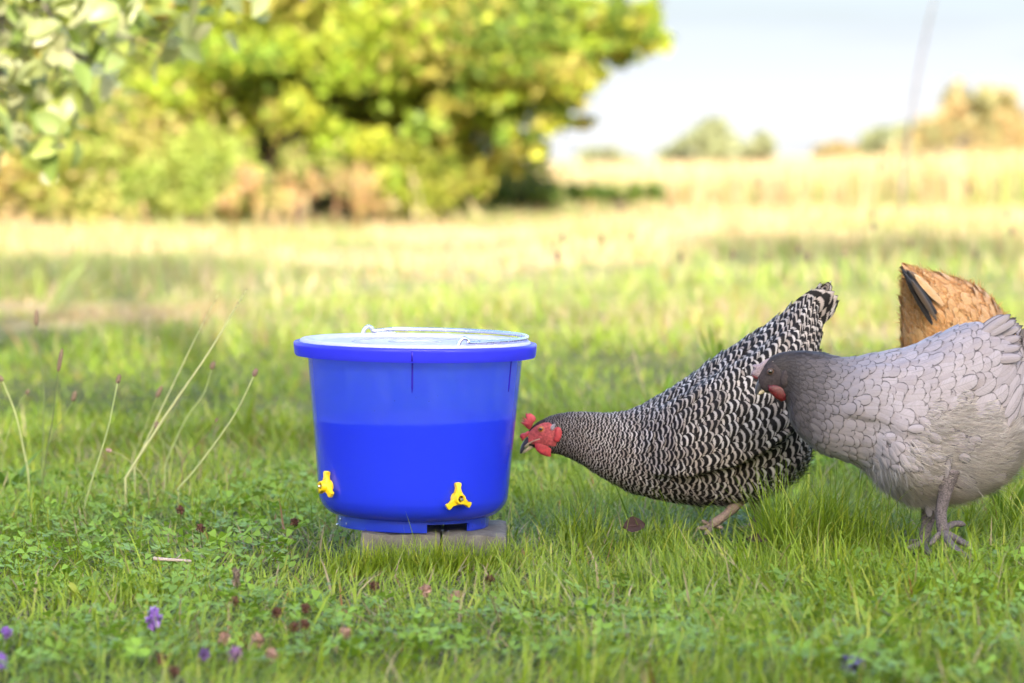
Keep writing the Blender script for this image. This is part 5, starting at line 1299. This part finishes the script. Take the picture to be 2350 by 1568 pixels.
rosette('plantain with wide leaves among the stalks on the left', 470, 5.5, [(20, .11, .014, .9, .2), (200, .08, .016, .6, .5), (80, .07, .015, .5, .4), (300, .07, .015, .7, .6), (355, .09, .014, 1.0, .25), (160, .10, .014, .9, .3)], (.17, .28, .04))
rosette('leafy tuft at the far left edge beyond the stalks', 20, 5.9, rl(9, .07, .12, .018, .45), (.13, .24, .035))
rosette('yellow-leaved weed in the lawn at left', 175, 4.42, rl(7, .025, .04, .018, .8), (.38, .42, .06))
rosette('long-bladed coarse grass clump at the left in the dry patch', 110, 12.5, [(random.uniform(-40, 60), random.uniform(.25, .5), .018, random.uniform(.5, 1.2), random.uniform(.2, .6)) for _ in range(16)], (.28, .34, .10), 'grass_clump')
rosette('pale round-leaved weed in the right foreground', 1895, 4.02, rl(7, .022, .034, .026, 1.1), (.22, .34, .12))
rosette('tall leafy weed right of the bucket in the back', 1500, 6.8, rl(10, .10, .18, .014, .3), (.15, .25, .035))
rosette('leafy weed left of the barred hen tail in the back', 1660, 7.2, rl(12, .14, .26, .014, .25), (.17, .27, .04))
def reed(label, px, py0, py1, d, col, w_, n_, spread, group):
    p = P(px, py0, d); root = empty('dry_stem_clump', (p.x, d, float(gz(p.x, d)))); tag(root, label, 'dry weed', group)
    hh = (py0 - py1) * d / F
    for k in range((n_ + 1) // 2):
        x0 = random.gauss(0, spread * 1.5); h_ = hh * random.uniform(.55, 1.05); lx = random.gauss(0, .10) * h_
        pts = smooth_path([(x0, random.gauss(0, spread), 0), (x0 + lx * .4, 0, h_ * .5), (x0 + lx, random.gauss(0, .05), h_)], 3)
        mb = MB().add(*frame_tube(pts, np.linspace(w_, w_ * .5, len(pts)), 5), col=np.array(col) * random.uniform(.7, 1.3))
        tp = pts[-1]
        for j in range(7):
            u = random.random() * .4; b = tp * (1 - u) + pts[0] * u; e = b + np.array([random.gauss(0, .03), random.gauss(0, .03), random.uniform(.0, .06)]); s_ = np.array([.006, 0, .003])
            mb.add([b - s_, b + s_, e], None, [(0, 1, 2)], col=np.array(col) * random.uniform(.7, 1.5))
        mb.build('stem', M['dry'], root)
DRG = 'dry russet weeds under the big tree'
reed('tall russet dry weed stems in the dark hollow under the tree', 705, 482, 370, 28.5, (.40, .24, .13), .005, 14, .22, DRG)
reed('russet dry weed stems right of the tall ones under the tree', 800, 482, 385, 28.8, (.40, .24, .14), .005, 10, .2, DRG)
reed('orange-tan dry weed stems in front of the dark tree trunk', 590, 482, 345, 28.2, (.48, .30, .12), .005, 14, .25, DRG)
reed('pale dry weed stems in front of the yellow-green shrub', 895, 488, 355, 27.8, (.46, .40, .20), .004, 9, .22, DRG)
reed('pale straw stems at the right foot of the big tree', 1020, 488, 400, 27.8, (.46, .40, .20), .004, 9, .2, DRG)
reed('tan dry weed stems at the foot of the hedge near the white tub', 250, 486, 420, 28.0, (.48, .34, .18), .007, 16, .5, DRG)
reed('tan dry weed stems at the left edge of the hedge foot', 40, 486, 420, 28.0, (.48, .34, .18), .007, 12, .4, DRG)
reed('tan dry weed stems left of the dark tree trunk', 440, 484, 400, 28.0, (.46, .36, .16), .007, 14, .35, DRG)
# a few single long blades in front of the blocks and the bucket
mb = MB()
for (px, d, L, hd, tl, bd, w_) in [(968, 4.70, .098, 180, .16, .16, .0030), (955, 4.69, .050, 0, .03, .05, .0028), (1010, 4.70, .075, 0, .75, .35, .0018), (1090, 4.70, .085, 0, .6, .3, .0020), (860, 4.71, .055, 170, .25, .4, .0020), (905, 4.71, .04, 10, .3, .6, .0020), (1130, 4.70, .06, 30, .5, .5, .0022), (1150, 4.71, .07, 200, .5, .6, .0022)]:
    p = P(px, 1250, d)
    blades(mb, np.array([p.x]), np.array([d]), np.array([L]), np.array([w_]), np.array([R(hd)]), np.array([tl]), np.array([bd]), np.array([[.20, .30, .04]]), 6)
tag(mb.build('long_blades', M['grass']), 'long single grass blades in front of the bucket foot', 'grass', kind='stuff')
